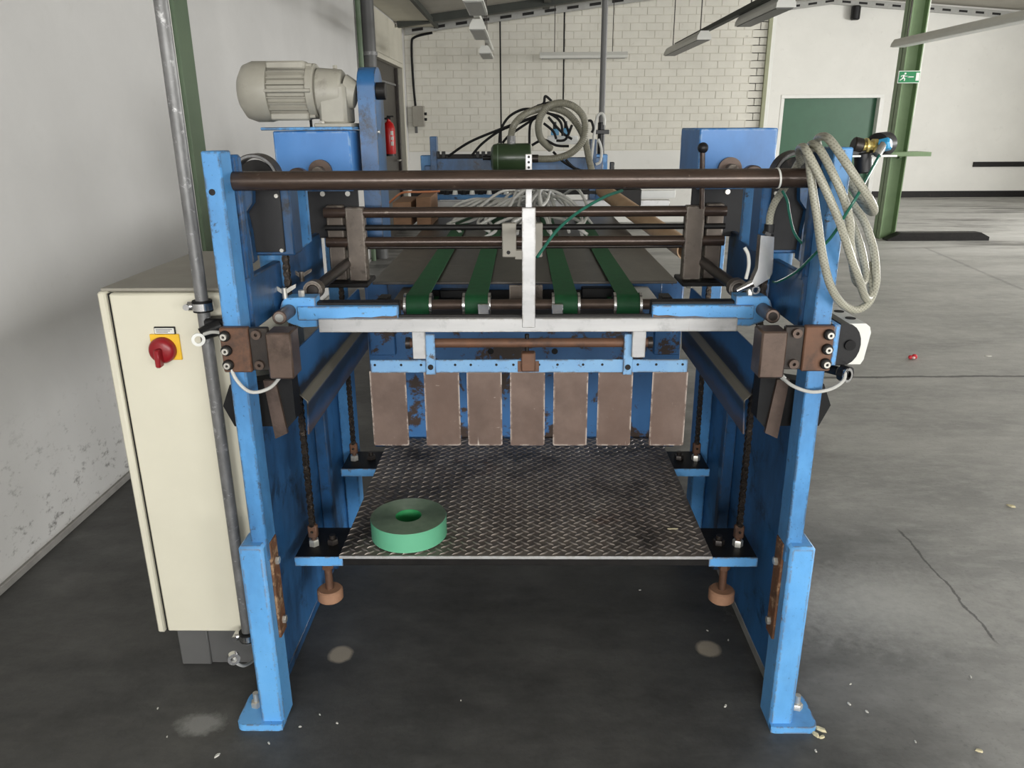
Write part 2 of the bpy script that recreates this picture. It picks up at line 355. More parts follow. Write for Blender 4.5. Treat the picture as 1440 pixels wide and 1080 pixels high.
        for i in range(n - 1):
            for k in range(seg):
                k2 = (k + 1) % seg; fs.append([i * seg + k, i * seg + k2, (i + 1) * seg + k2, (i + 1) * seg + k])
        fs.append(list(range(seg))); fs.append(list(range((n - 1) * seg, n * seg)))
        return s.add(vs, fs)
    def hexnut(s, o, d, r, h): return s.lathe(o, d, [(0, 0), (r, 0), (r, h * .85), (r * .88, h), (0, h)], 6)
    def build(s, name, mat, parent=None, origin=None, smooth=True, label=None):
        me = bpy.data.meshes.new(name)
        off = Vector(origin) if origin is not None else (ORG.get(parent.name, Vector()) if parent else Vector())
        me.from_pydata([v - off for v in s.v], [], s.f)
        bm = bmesh.new(); bm.from_mesh(me); bmesh.ops.recalc_face_normals(bm, faces=bm.faces); bm.to_mesh(me); bm.free()
        if smooth:
            me.polygons.foreach_set('use_smooth', [True] * len(me.polygons)); me.set_sharp_from_angle(angle=math.radians(38))
        me.materials.append(M[mat])
        o = bpy.data.objects.new(name, me); COL.objects.link(o); ORG[o.name] = off
        if parent: o.parent = parent
        elif origin is not None: o.location = off
        if label: o['label'] = label
        return o
ORG = {}
def thing(name, loc, label, cat, group=None):
    o = bpy.data.objects.new(name, None); COL.objects.link(o); o.location = loc; o.empty_display_size = .1
    ORG[o.name] = Vector(loc); o['label'] = label; o['category'] = cat
    if group: o['group'] = group
    return o
def tag(o, label, cat, group=None):
    o['label'] = label; o['category'] = cat
    if group: o['group'] = group
    return o
def struct(o, label=None, cat=None):
    o['kind'] = 'structure'
    if label: o['label'] = label
    if cat: o['category'] = cat
    return o
# ================================================================== the hall
WX, RX, BY, BZ = -1.84, 11.6, 13.0, -6.0
FY = 17.2; SPLIT = 3.80
APX = 6.2
def roof(x): return 2.97 + (min(x, APX) - WX) * .122 - max(0, x - APX) * .08
struct(P().box(WX - .6, RX + .3, BZ - .3, FY + .3, -.1, 0, 0).build('floor', 'floor'), 'grey concrete hall floor, old coating and painted shade around the machine', 'floor')
ce = P()
ce.prism([(WX - .3, BZ - .3, roof(WX) - .03), (APX, BZ - .3, roof(APX)), (APX, BZ - .3, roof(APX) + .12), (WX - .3, BZ - .3, roof(WX) + .1)], (0, FY - BZ + .6, 0))
ce.prism([(APX, BZ - .3, roof(APX)), (RX + .3, BZ - .3, roof(RX)), (RX + .3, BZ - .3, roof(RX) + .12), (APX, BZ - .3, roof(APX) + .12)], (0, FY - BZ + .6, 0))
struct(ce.build('ceiling', 'ceiling', smooth=False), 'low pitched roof underside of grey sheets', 'ceiling')
# left wall with a doorway near its far end
D0, D1, DH = 10.15, 12.6, 2.40
wl = P().box(WX - .3, WX, BZ, D0, 0, 3.0, 0).box(WX - .3, WX, D0, D1, DH, 3.0, 0).box(WX - .3, WX, D1, BY, 0, 3.0, 0)
wl = struct(wl.build('wall_left', 'wall', smooth=False), 'white plastered side wall, scuffed near the floor', 'wall')
for a, b in ((D0 + .02, (D0 + D1) / 2 - .015), ((D0 + D1) / 2 + .015, D1 - .02)):
    P().box(WX, WX + .018, a, b, DH + .03, 2.93, .004).build('panel', 'panel_cream', wl)
struct(P().box(WX - .3, WX + .012, D0 - .12, D0, 0, 2.95, .003).box(WX - .3, WX + .012, D1, D1 + .1, 0, 2.95, .003).box(WX - .3, WX + .012, D0, D1, DH - .03, DH + .03, .003).build('trim_1', 'panel_cream'), 'pale jambs and head around the dark doorway', 'trim')
d2 = struct(P().box(WX - .10, WX - .06, D0 - .1, D1 + .1, 0, DH + .1, .004).build('door_2', 'door_dark'), 'dark brown metal door in the side wall recess', 'door')
P().box(WX - .06, WX - .045, D0 + .05, D1 - .05, 2.1, 2.13, .003).build('door_rail', 'galv', d2)
P().box(WX - .06, WX - .02, D1 - .35, D1 - .28, 0, DH - .05, .004).build('door_edge_profile', 'dark_steel', d2)
P().cyl((WX - .06, D1 - .55, 1.05), (WX + .0, D1 - .55, 1.05), .012).cyl((WX, D1 - .55, 1.05), (WX, D1 - .7, 1.05), .011).build('door_handle', 'bolt', d2)
struct(P().box(WX - .001, WX + .015, BZ, D0 - .12, 0, .03, .004).build('baseboard_left', 'concrete_strip'), 'narrow grey mortar strip along the foot of the side wall', 'baseboard')
# soffit panel under the roof edge
struct(P().box(WX, -1.32, 8.2, BY - .06, 2.955, 2.985, .004).build('trim_2', 'panel_cream'), 'pale soffit board at the eaves by the brick wall', 'trim')
struct(P().box(-1.32, -1.27, 8.2, BY - .06, 2.93, 3.0, .004).build('trim_3', 'dark_truss'), 'dark edge strip of the soffit board', 'trim')
# brick gable wall
wb = P()
wb.prism([(WX - .3, BY, 0), (SPLIT, BY, 0), (SPLIT, BY, roof(SPLIT)), (WX - .3, BY, roof(WX - .3) - .02)], (0, .24, 0))
wb = struct(wb.build('wall_back', 'mortar', smooth=False), 'gable wall of white painted bricks', 'wall')
P().box(WX, SPLIT, BY - .012, BY + .002, 0, 1.14, .002).build('plaster_band', 'wall_white', wb)
bl, bh, jt = .240, .100, .010
cells = []
row = 0; z = 1.152
while z < 3.6:
    x = WX + .004 - (bl / 2 if row % 2 else 0)
    while x < SPLIT:
        a, b = max(x, WX + .003), min(x + bl, SPLIT - .003)
        if b - a > .05 and z + bh < roof((a + b) / 2) - .02: cells.append((a, b, z))
        x += bl + jt
    z += bh + jt; row += 1
def bscore(c):
    cx = (c[0] + c[1]) / 2; full = (c[1] - c[0]) > bl - .01
    return (0 if full else 5) + abs(cx - 1.0) * .6 + abs(c[2] - 2.0) * 1.5 + (3 if (c[2] < 1.45 and cx < 1.3) else 0)
cells.sort(key=bscore)
bm_ = P().box(-bl / 2, bl / 2, -.004, .004, 0, bh, .003)
bo = bm_.build('brick', 'brick', None, smooth=False); bmesh0 = bo.data; bpy.data.objects.remove(bo)
rest = P(); nb = 0
for a, b, z in cells:
    if nb < 300 and b - a > bl - .01:
        o = bpy.data.objects.new('brick', bmesh0); COL.objects.link(o); o.parent = wb
        o.location = ((a + b) / 2, BY - .002 + random.uniform(-.0015, .0015), z); nb += 1
    else: rest.box(a, b, BY - .006 + random.uniform(-.0015, .0015), BY + .002, z, z + bh, .0035)
rest = rest.build('remaining_bricks', 'brick', wb, smooth=False); rest['kind'] = 'stuff'
# white far wall with a green gate, set further back
G0, G1 = at(1097, 200, FY).x, at(1229, 200, FY).x; GT = at(1160, 138, FY).z
wf = P().box(SPLIT - 3, G0 - .07, FY, FY + .3, 0, 4.1, 0).box(G1 + .07, RX + .3, FY, FY + .3, 0, 4.1, 0).box(G0 - .07, G1 + .07, FY, FY + .3, GT + .06, 4.1, 0)
wf = struct(wf.build('wall_far', 'wall_white', smooth=False), 'bright white plastered wall around the green gate', 'wall')
struct(P().box(SPLIT - .24, SPLIT, BY, FY, 0, 4.1, 0).build('wall_return', 'wall_white', smooth=False), 'return wall behind the brick gable', 'wall')
d1 = struct(P().box(G0 - .06, G1 + .06, FY + .14, FY + .19, 0, GT + .05, .004).build('door_1', 'gate'), 'dark green sheet steel sliding gate', 'door')
P().box(G0 - .07, G1 + .07, FY - .02, FY + .2, GT, GT + .07, .004).build('gate_head', 'white', d1)
P().box(G1, G1 + .09, FY - .015, FY + .2, 0, GT, .004).build('gate_jamb', 'white', d1)
P().box(G0 - .07, G0, FY - .015, FY + .2, 0, GT, .004).build('gate_jamb', 'white', d1)
for k in ():
    xx = G0 + (G1 - G0) * k / 3; P().box(xx - .012, xx + .012, FY + .128, FY + .142, .05, GT, .003).build('gate_rib', 'gate', d1)
struct(P().box(G1 + .1, RX, FY - .02, FY, 0, .13, .004).build('baseboard_far', 'black_steel'), 'black skirting along the white wall', 'baseboard')
X0, X1, Z0, Z1 = pr(1368, 227, 1560, 234, FY)
tag(P().box(X0, X1, FY - .04, FY, Z0, Z1, .004).build('wall_rail', 'black_steel', origin=(X0, FY, Z0)), 'long black rail fixed on the bright white wall', 'rail')
# right wall and camera-side wall with windows
def window_wall(name, label, fixed, lo, hi, spans, axis, zb=1.15, zt=2.75, top=3.6):
    p = P()
    def bx(a, b, z0, z1, t0, t1):
        if axis == 'x': p.box(fixed + t0, fixed + t1, a, b, z0, z1, 0)
        else: p.box(a, b, fixed + t0, fixed + t1, z0, z1, 0)
    bx(lo, hi, 0, zb, 0, .3); bx(lo, hi, zt, top, 0, .3); c = lo
    for a, b in spans: bx(c, a, zb, zt, 0, .3); c = b
    bx(c, hi, zb, zt, 0, .3)
    return struct(p.build(name, 'wall_white', smooth=False), label, 'wall')
sp = [(-3.2 + i * 4.6 - 1.5, -3.2 + i * 4.6 + 1.5) for i in range(4)]
window_wall('wall_right', 'white side wall with a band of windows', RX, BZ, FY, sp, 'x')
sp2 = [(x - 1.2, x + 1.2) for x in (-.6, 2.6, 5.8)]
window_wall('wall_rear', 'white end wall with windows', BZ - .3, WX - .3, RX + .3, sp2, 'y', top=4.1)
wn = 0
for k, (a, b) in enumerate(sp + sp2):
    wn += 1; p = P(); isx = k < 4
    for q in (a, (a + b) / 2 - .03, b - .06):
        if isx: p.box(RX + .12, RX + .18, q, q + .06, 1.15, 2.75, .003)
        else: p.box(q, q + .06, BZ - .2, BZ - .14, 1.15, 2.75, .003)
    for zz in (1.15, 2.69):
        if isx: p.box(RX + .12, RX + .18, a, b, zz, zz + .06, .003)
        else: p.box(a, b, BZ - .2, BZ - .14, zz, zz + .06, .003)
    struct(p.build('window_%d' % wn, 'white'), 'white framed hall window', 'window')
# roof steel near the gable
def roofbar(name, mat, y, x0, x1, dz0, dz1, dep, label, cat, holes=False):
    root = thing(name, ((x0 + x1) / 2, y, roof((x0 + x1) / 2) + dz0), label, cat)
    for i, (a, b) in enumerate(((x0, min(x1, APX)), (max(x0, APX), x1))):
        if b <= a: continue
        P().prism([(a, y, roof(a) + dz0), (b, y, roof(b) + dz0), (b, y, roof(b) + dz1), (a, y, roof(a) + dz1)], (0, dep, 0)).build('bar', mat, root, smooth=False)
    if holes:
        x = x0 + .2
        while x < x1 - .2:
            zc = roof(x) + (dz0 + dz1) / 2; sl = .122 if x < APX else -.08
            P().prism([(x - .085, y - .003, zc - .02 - .085 * sl), (x + .085, y - .003, zc - .02 + .085 * sl), (x + .085, y - .003, zc + .02 + .085 * sl), (x - .085, y - .003, zc + .02 - .085 * sl)], (0, .004, 0)).build('slot', 'black_steel', root, smooth=False)
            x += .335
    return root
roofbar('cable_tray', 'lamp_lens', 12.72, WX + .05, SPLIT, -.13, -.03, .05, 'pale cable tray with dark slots running up along the brick gable', 'cable tray', True)
roofbar('cable_tray', 'lamp_lens', FY - .12, 4.6, RX - .2, -.16, -.04, .05, 'pale cable tray with dark slots under the roof by the white wall', 'cable tray', True)
roofbar('roof_truss', 'dark_truss', 12.0, WX + .05, RX - .2, -.10, .06, .14, 'dark steel roof beam in front of the cable tray', 'beam')
for k, y in enumerate((9.2, 5.2)):
    roofbar('roof_truss', 'dark_truss', y, WX + .05, RX - .2, -.1, .05, .14, ('dark steel roof beam over the hanging end-on lamps', 'dark steel roof beam above the machine')[k], 'beam')
for k, x in enumerate((.35, 3.0, 5.9)):
    tag(P().box(x - .05, x + .05, 4.0, 12.6, roof(x) - .07, roof(x) + .02, .004).build('roof_purlin', 'dark_truss', origin=(x, 8, roof(x))),
        ('dark roof purlin over the conveyor', 'dark roof purlin between the dark pendant lamps and the apex', 'dark roof purlin beyond the green column')[k], 'beam')
# ------------------------------------------------------------------ columns, pipes on the walls
def hcol(name, x, y, w, d, h, mat, label, cat, along='x'):
    p = P(); t = .014
    if along == 'x':
        p.box(x - w / 2, x + w / 2, y, y + t, 0, h, .002).box(x - w / 2, x + w / 2, y + d - t, y + d, 0, h, .002).box(x - t / 2, x + t / 2, y + t, y + d - t, 0, h, 0)
    else:
        p.box(x, x + t, y - w / 2, y + w / 2, 0, h, .002).box(x + d - t, x + d, y - w / 2, y + w / 2, 0, h, .002).box(x + t, x + d - t, y - t / 2, y + t / 2, 0, h, 0)
    return p.build(name, mat, origin=(x, y, 0)), p
cb = atZ(1247, 336, 0)
ct = thing('steel_column', (cb.x, cb.y, 0), 'free-standing green steel column carrying the exit sign', 'column')
pc = P(); w2 = .108; t = .016; CYX, CYY = cb.x, cb.y
pc.box(CYX - w2, CYX - w2 + t, CYY, CYY + .22, 0, 3.82, .002).box(CYX + w2 - t, CYX + w2, CYY, CYY + .22, 0, 3.82, .002).box(CYX - w2, CYX + w2, CYY + .1, CYY + .1 + t, 0, 3.82, 0)
pc.build('shaft', 'column', ct)
P().box(CYX + w2, CYX + w2 + .02, CYY + .02, CYY + .2, 1.62, 3.6, .002).build('cable_duct', 'white', ct)
X0, X1, Z0, Z1 = pr(1238, 214, 1310, 220, cb.y - .2)
P().box(X0, X1, cb.y - .2, cb.y + .2, Z0, Z1, .004).build('shelf_plate', 'column', ct)
P().prism([(CYX, CYY - .02, Z0), (X1 - .25, CYY - .02, Z0), (X1 - .35, CYY - .02, Z0 - .04), (CYX, CYY - .02, Z0 - .04)], (0, .02, 0)).build('shelf_gusset', 'column', ct)
ka, kb = atZ(1248, 339, 0), atZ(1393, 339, 0)
tag(P().prism([(ka.x, ka.y, 0), (kb.x, ka.y, 0), (kb.x, ka.y, .05), (kb.x - .12, ka.y, .11), (ka.x + .18, ka.y, .11), (ka.x, ka.y, .02)], (0, .16, 0)).build('floor_kerb', 'black_steel', origin=(ka.x, ka.y, 0), smooth=False), 'low dark steel kerb lying at the foot of the green column', 'kerb')
# exit sign on the column
Ys = CYY - .02
ex = thing('exit_sign', at(1278, 117, Ys), 'green emergency exit sign with running figure on the column', 'sign')
X0, X1, Z0, Z1 = pr(1263, 99.5, 1294, 117, Ys)
P().box(X0, X1, Ys, Ys + .012, Z0, Z1, .002).build('sign_border', 'sign_white', ex)
P().box(X0 + .008, X1 - .008, Ys - .003, Ys + .002, Z0 + .008, Z1 - .008, .001).build('sign_face', 'sign_green', ex)
sw, sh = X1 - X0, Z1 - Z0
def sg(pts, name):
    P().prism([(X0 + u * sw, Ys - .006, Z0 + v * sh) for u, v in pts], (0, .004, 0)).build(name, 'sign_white', ex, smooth=False)
sg([(.80, .2), (.95, .2), (.95, .84), (.80, .84)], 'door_symbol')
sg([(.42, .47), (.70, .47), (.70, .54), (.42, .54)], 'arrow_shaft')
sg([(.40, .505), (.48, .43), (.48, .58)], 'arrow_head')
sg([(.26, .74), (.30, .70), (.345, .74), (.345, .82), (.30, .86), (.26, .82)], 'figure_head')
sg([(.19, .66), (.28, .68), (.30, .62), (.27, .46), (.20, .46), (.215, .58)], 'figure_body')
sg([(.27, .66), (.34, .58), (.40, .60), (.40, .56), (.33, .53), (.27, .60)], 'figure_arm')
sg([(.205, .64), (.13, .62), (.11, .52), (.145, .52), (.16, .58), (.21, .58)], 'figure_arm')
sg([(.23, .46), (.30, .44), (.33, .34), (.31, .18), (.27, .18), (.285, .33), (.22, .40)], 'figure_leg')
sg([(.20, .47), (.25, .45), (.21, .33), (.10, .22), (.075, .26), (.16, .36)], 'figure_leg')
# green wall column, left
cg = thing('wall_column', (WX, 4.35, 0), 'narrow green steel column set into the left plaster wall', 'column')
ya, yb = atX(240, 8, WX + .03).y, atX(264, 8, WX + .03).y
P().box(WX - .02, WX + .03, ya + .04, yb, 0, 2.98, .003).build('flange', 'column_dark', cg)
P().box(WX - .02, WX + .012, ya - .03, ya + .035, 0, 2.98, .006).build('plaster_edge', 'wall_white', cg)
# corner post at the end of the brick wall
cp = thing('corner_post', (SPLIT, BY, 0), 'slim green post at the edge of the brick gable', 'column')
P().box(SPLIT - .03, SPLIT + .03, BY - .05, BY + .02, 0, roof(SPLIT), .003).build('post_shaft', 'post_olive', cp)
P().box(SPLIT + .03, SPLIT + .09, BY - .02, BY + .02, 0, roof(SPLIT), .003).build('edge_strip', 'white', cp)
# downpipes on the left wall before the doorway
p0 = atX(519, 60, WX + .105)
dp = thing('downpipe', (WX + .105, p0.y, 0), 'dark grey downpipe on the left wall before the doorway', 'pipe')
P().cyl((WX + .105, p0.y, 0), (WX + .105, p0.y, 2.97), .075, 20).build('pipe', 'cab_grey', dp)
P().ring((WX + .105, p0.y, 2.3), (0, 0, 1), .076, .088, .04).build('pipe_clamp', 'galv', dp)
p1 = atX(505, 40, WX + .04)
tag(P().cyl((WX + .04, p1.y, .0), (WX + .04, p1.y, 2.97), .03, 14).build('wall_pipe', 'column_dark', origin=(WX + .04, p1.y, 0)), 'thin green pipe on the left wall beside the grey downpipe', 'pipe')
# corner cable, box on brick wall
q = at(589, 164, BY - .12)
jb = thing('junction_box', (q.x, BY, q.z), 'grey switch box with two knobs on the brick wall', 'switch box')
X0, X1, Z0, Z1 = pr(580, 149, 596, 178, BY - .15)
P().box(X0, X1, BY - .15, BY - .012, Z0, Z1, .006).build('housing', 'cab_top', jb)
for f in (.62, .35): P().cyl((X1, BY - .08, Z0 + (Z1 - Z0) * f), (X1 + .04, BY - .08, Z0 + (Z1 - Z0) * f), .022, 12).build('knob', 'black_plastic', jb)
P().box(X0 + .02, X0 + .06, BY - .08, BY - .03, Z0 - .1, Z0, .004).build('cable_entry', 'cab_grey', jb)
yc = BY - .03
tag(P().tube([(X0 + .04, yc, Z1 + .004), (X0 + .02, yc, 2.2), (X0 + .02, yc, 2.72), (X0 + .08, yc, 2.84), (X0 + .35, yc, 2.90)], .018, 8).build('corner_cable', 'black_rubber', origin=(X0, yc, 1.6)), 'black cable rising in the corner above the switch box', 'cable')
for k, (px, ya_, yb_) in enumerate(((703.5, 27, 205), (793, 20, 150))):
    a, b = at(px, ya_, BY - .1), at(px, yb_, BY - .1)
    tag(P().cyl((a.x, 12.745, roof(a.x) - .04), (a.x, 12.745, b.z), .012, 8).build('hanging_cable', 'black_rubber', origin=(a.x, BY - .1, a.z)), ('black cable hanging from the tray down to the green tank', 'thin black cable hanging above the coiled spiral hose')[k], 'cable')
# horizontal rectangle outline (small bracket) and smoke detector
q = at(1203, 16, FY - .1)
sd = thing('alarm_sounder', (q.x, FY, q.z), 'small dark alarm sounder high on the white wall', 'alarm')
P().cyl((q.x, FY - .12, q.z - .16), (q.x, FY - .12, q.z + .1), .09, 14, ch=.02).build('sounder_body', 'black_plastic', sd)
P().box(q.x - .04, q.x + .04, FY - .06, FY, q.z - .1, q.z + .06, .004).build('sounder_bracket', 'galv', sd)
# fire extinguisher
q = atX(549, 218, WX + .10)
fe = thing('fire_extinguisher', (q.x, q.y, q.z), 'red fire extinguisher hanging by the dark doorway', 'extinguisher')
P().lathe((q.x, q.y, q.z), (0, 0, 1), [(0, 0), (.07, 0), (.078, .03), (.078, .33), (.06, .39), (.025, .42), (.022, .45), (0, .45)], 24).build('cylinder', 'ext_red', fe)
P().box(q.x - .03, q.x + .03, q.y - .02, q.y + .02, q.z + .44, q.z + .47, .004).box(q.x - .02, q.x + .07, q.y - .012, q.y + .012, q.z + .47, q.z + .49, .004).build('valve', 'black_plastic', fe)
P().tube([(q.x - .03, q.y - .02, q.z + .455), (q.x - .09, q.y - .03, q.z + .42), (q.x - .1, q.y - .03, q.z + .2), (q.x - .085, q.y - .03, q.z + .06)], .012, 8).build('hose', 'black_rubber', fe)
P().lathe((q.x, q.y, q.z - .012), (0, 0, 1), [(0, 0), (.074, 0), (.074, .03), (0, .03)], 24).build('foot_ring', 'black_plastic', fe)
for f0, f1 in ((.12, .17), (.19, .23), (.25, .3)):
    P().box(q.x + .03, q.x + .06, q.y - .078, q.y - .06, q.z + f0, q.z + f1, .002).build('label_patch', 'light_plastic', fe)
P().box(WX, q.x - .06, q.y - .02, q.y + .02, q.z + .25, q.z + .3, .003).build('wall_hook', 'dark_steel', fe)
# ------------------------------------------------------------------ pendant lamps
def lamp(x, y0, y1, zb, label, group=None, axis='y', w=.15):
    c = ((x, (y0 + y1) / 2, zb) if axis == 'y' else ((y0 + y1) / 2, x, zb))
    r = thing('pendant_lamp', c, label, 'lamp', group)
    def mp(u, v, z): return (x + u, v, z) if axis == 'y' else (v, x + u, z)
    prof = [(-w / 2, 0), (w / 2, 0), (w / 2 * .95, .035), (w * .28, .085), (-w * .28, .085), (-w / 2 * .95, .035)]
    e = (0, y1 - y0, 0) if axis == 'y' else (y1 - y0, 0, 0)
    P().prism([mp(u, y0, zb + h) for u, h in prof], e).build('housing', 'lamp_white', r, smooth=False)
    P().prism([mp(u, y0 + .03, zb - .006 + h) for u, h in ((-w * .42, 0), (w * .42, 0), (w * .42, .008), (-w * .42, .008))], tuple(v * (1 - .06 / (y1 - y0)) for v in e)).build('louvre', 'lens_dark' if group == 'sloping lamps' else 'lamp_lens', r, smooth=False)
    for v in (y0 + .22, y1 - .22):
        a = mp(0, v, zb + .08); P().cyl(a, (a[0], a[1], roof(a[0])), .006, 6).build('suspension_wire', 'dark_steel', r)
    return r
lamp(-.36, 6.15, 6.95, 2.40, 'white pendant lamp seen end-on, closest to the machine', 'row of end-on lamps')
lamp(-.42, 7.8, 8.75, 2.39, 'white pendant lamp seen end-on, middle of the row', 'row of end-on lamps')
lamp(-.46, 10.2, 11.1, 2.38, 'small white pendant lamp end-on, closest to the brick wall', 'row of end-on lamps')
for a, b in ((7.1, 7.75), (9.0, 10.2)): pass
lamp(1.98, 6.4, 7.6, 2.37, 'long dark-bottomed pendant lamp, higher of the sloping pair', 'sloping lamps')
lamp(1.88, 8.7, 10.7, 2.37, 'long dark-bottomed pendant lamp, lower of the sloping pair', 'sloping lamps')
LW = lamp(4.5, 6.6, 10.1, 2.40, 'long bright white pendant lamp crossing the green column', None, 'y', .17)
for ch_ in LW.children:
    if ch_.name.startswith('louvre'): ch_.data.materials[0] = M['sign_white']
X0, X1, Z0, Z1 = pr(759, 69, 882, 82, 12.4)
lamp(12.4, X0, X1, Z0, 'white double-tube pendant lamp hanging across the brick wall', None, 'x', .18)
# lamp trunking rail linking the end-on row
tag(P().box(1.90, 1.96, 5.6, 10.5, 2.458, 2.50, .004).build('lamp_trunking', 'dark_truss', origin=(1.93, 8, 2.458)), 'dark trunking rail linking the sloping pair of lamps', 'rail')
tag(P().box(-.45, -.39, 6.2, 11.2, 2.487, 2.53, .004).build('lamp_trunking', 'lamp_white', origin=(-.42, 9, 2.485)), 'white trunking rail above the end-on pendant lamps', 'rail')
# ================================================================== control cabinet
CX0 = at(135, 412, 1.907).x; CY = 1.907
cz0 = .13; ctz = at(140, 411, CY).z
CX1 = -.745
cab = thing('control_cabinet', ((CX0 + CX1) / 2, CY + .3, 0), 'cream electrical cabinet with a red rotary switch beside the blue machine', 'cabinet')
P().box(CX0 + .012, CX1, CY + .03, CY + .62, cz0, ctz - .003, .004).build('body', 'cream', cab)
P().box(CX0, CX1 + .002, CY + .022, CY + .63, ctz - .003, ctz + .006, .003).build('top_panel', 'cab_top', cab)
P().box(CX0, CX0 + .022, CY, CY + .04, cz0, ctz, .005).build('side_flange', 'cream', cab)
dr = P().box(CX0 + .03, CX1 - .002, CY, CY + .026, cz0 + .004, ctz - .004, .005).build('door', 'cream', cab)
P().box(CX0 + .022, CX0 + .03, CY + .012, CY + .03, cz0, ctz - .006, 0).build('door_seal', 'black_rubber', cab)
P().box(CX0 + .05, CX1, CY + .03, CY + .6, 0, cz0, .003).build('plinth', 'cab_grey', cab)
P().box(CX0 + .045, CX0 + .135, CY + .022, CY + .04, .0, cz0, .003).build('plinth_corner', 'cab_grey', cab)
X0, X1, Z0, Z1 = pr(213, 470, 254, 506, CY - .004)
P().box(X0, X1, CY - .006, CY, Z0, Z1, .002).build('switch_plate', 'yellow', dr)
sc_ = Vector(((X0 + X1) / 2 - .006, CY - .006, (Z0 + Z1) / 2 - .006))
kn = P().lathe(sc_, (0, -1, 0), [(0, 0), (.034, 0), (.034, .012), (.03, .02), (.022, .024), (0, .024)], 32).build('rotary_switch', 'red', dr)
P().box(sc_.x - .007, sc_.x + .007, CY - .052, CY - .028, sc_.z - .037, sc_.z + .01, .004).build('switch_grip', 'red', dr)
X0, X1, Z0, Z1 = pr(217, 459.5, 246.5, 470, CY - .004)
P().box(X0, X1, CY - .006, CY, Z0, Z1, .002).build('name_plate', 'black_plastic', dr)
P().box(X0 + .002, X1 - .002, CY - .008, CY - .005, Z0 + .002, Z1 - .003, .001).build('name_plate_face', 'light_plastic', dr)
for k in range(3):
    zz = Z1 - .0065 - k * .0036; P().box(X0 + .006, X1 - .006 - k * .006, CY - .0086, CY - .0078, zz - .0009, zz + .0009, 0).build('print_line', 'print_grey', dr)
# conduit pipe in front of the cabinet
a = at(285, 430, 1.865)
PX, PY = a.x, 1.865
cdp = thing('conduit_pipe', (PX, PY, .0), 'galvanised conduit pipe rising in front of the cream cabinet', 'pipe')
P().cyl((PX, PY, .13), (PX, PY, 2.97), .0155, 20).build('pipe', 'galv', cdp)
def clampset(z, coil=False):
    P().ring((PX, PY, z - .014), (0, 0, 1), .016, .024, .028, 20).build('clamp_rubber', 'black_rubber', cdp)
    P().ring((PX, PY, z - .009), (0, 0, 1), .0235, .0265, .018, 20).build('clamp_band', 'chrome', cdp)
    P().cyl((PX - .034, PY - .006, z), (PX - .024, PY - .004, z), .012, 12).cyl((PX - .034, PY - .02, z), (PX - .034, PY + .012, z), .008, 10).build('clamp_screw', 'chrome', cdp)
clampset(at(285, 430, PY).z); clampset(at(335, 893, PY).z)
g = at(290, 467, PY - .03)
P().cyl((g.x + .03, PY - .01, g.z + .01), (g.x - .012, PY - .035, g.z - .005), .022, 12, .016).box(g.x - .01, g.x + .06, PY - .02, PY + .02, g.z - .012, g.z + .03, .006).build('cable_gland', 'black_plastic', cdp)
P().ring((g.x - .012, PY - .055, g.z - .012), (0.5, -1, .2), .009, .016, .014, 18).build('gland_nut', 'light_plastic', cdp)
P().tube([at(287, 470, 1.80), at(300, 467, 1.78), at(315, 472, 1.74), at(322, 500, 1.69), at(330, 530, 1.68), at(352, 551, 1.68), at(380, 545, 1.70), at(398, 524, 1.74)], .0042, 8).build('sensor_cable', 'cable_grey', cdp)
P().tube([at(329, 924, 1.80), at(333, 932, 1.80), at(342, 936, 1.82), at(352, 932, 1.86), at(362, 924, 1.90)], .005, 8).build('low_cable_loop', 'cable_grey', cdp)
g = at(328, 923, 1.80); P().ring(g, (.5, -1, .1), .009, .017, .018, 16).build('low_gland', 'chrome', cdp)
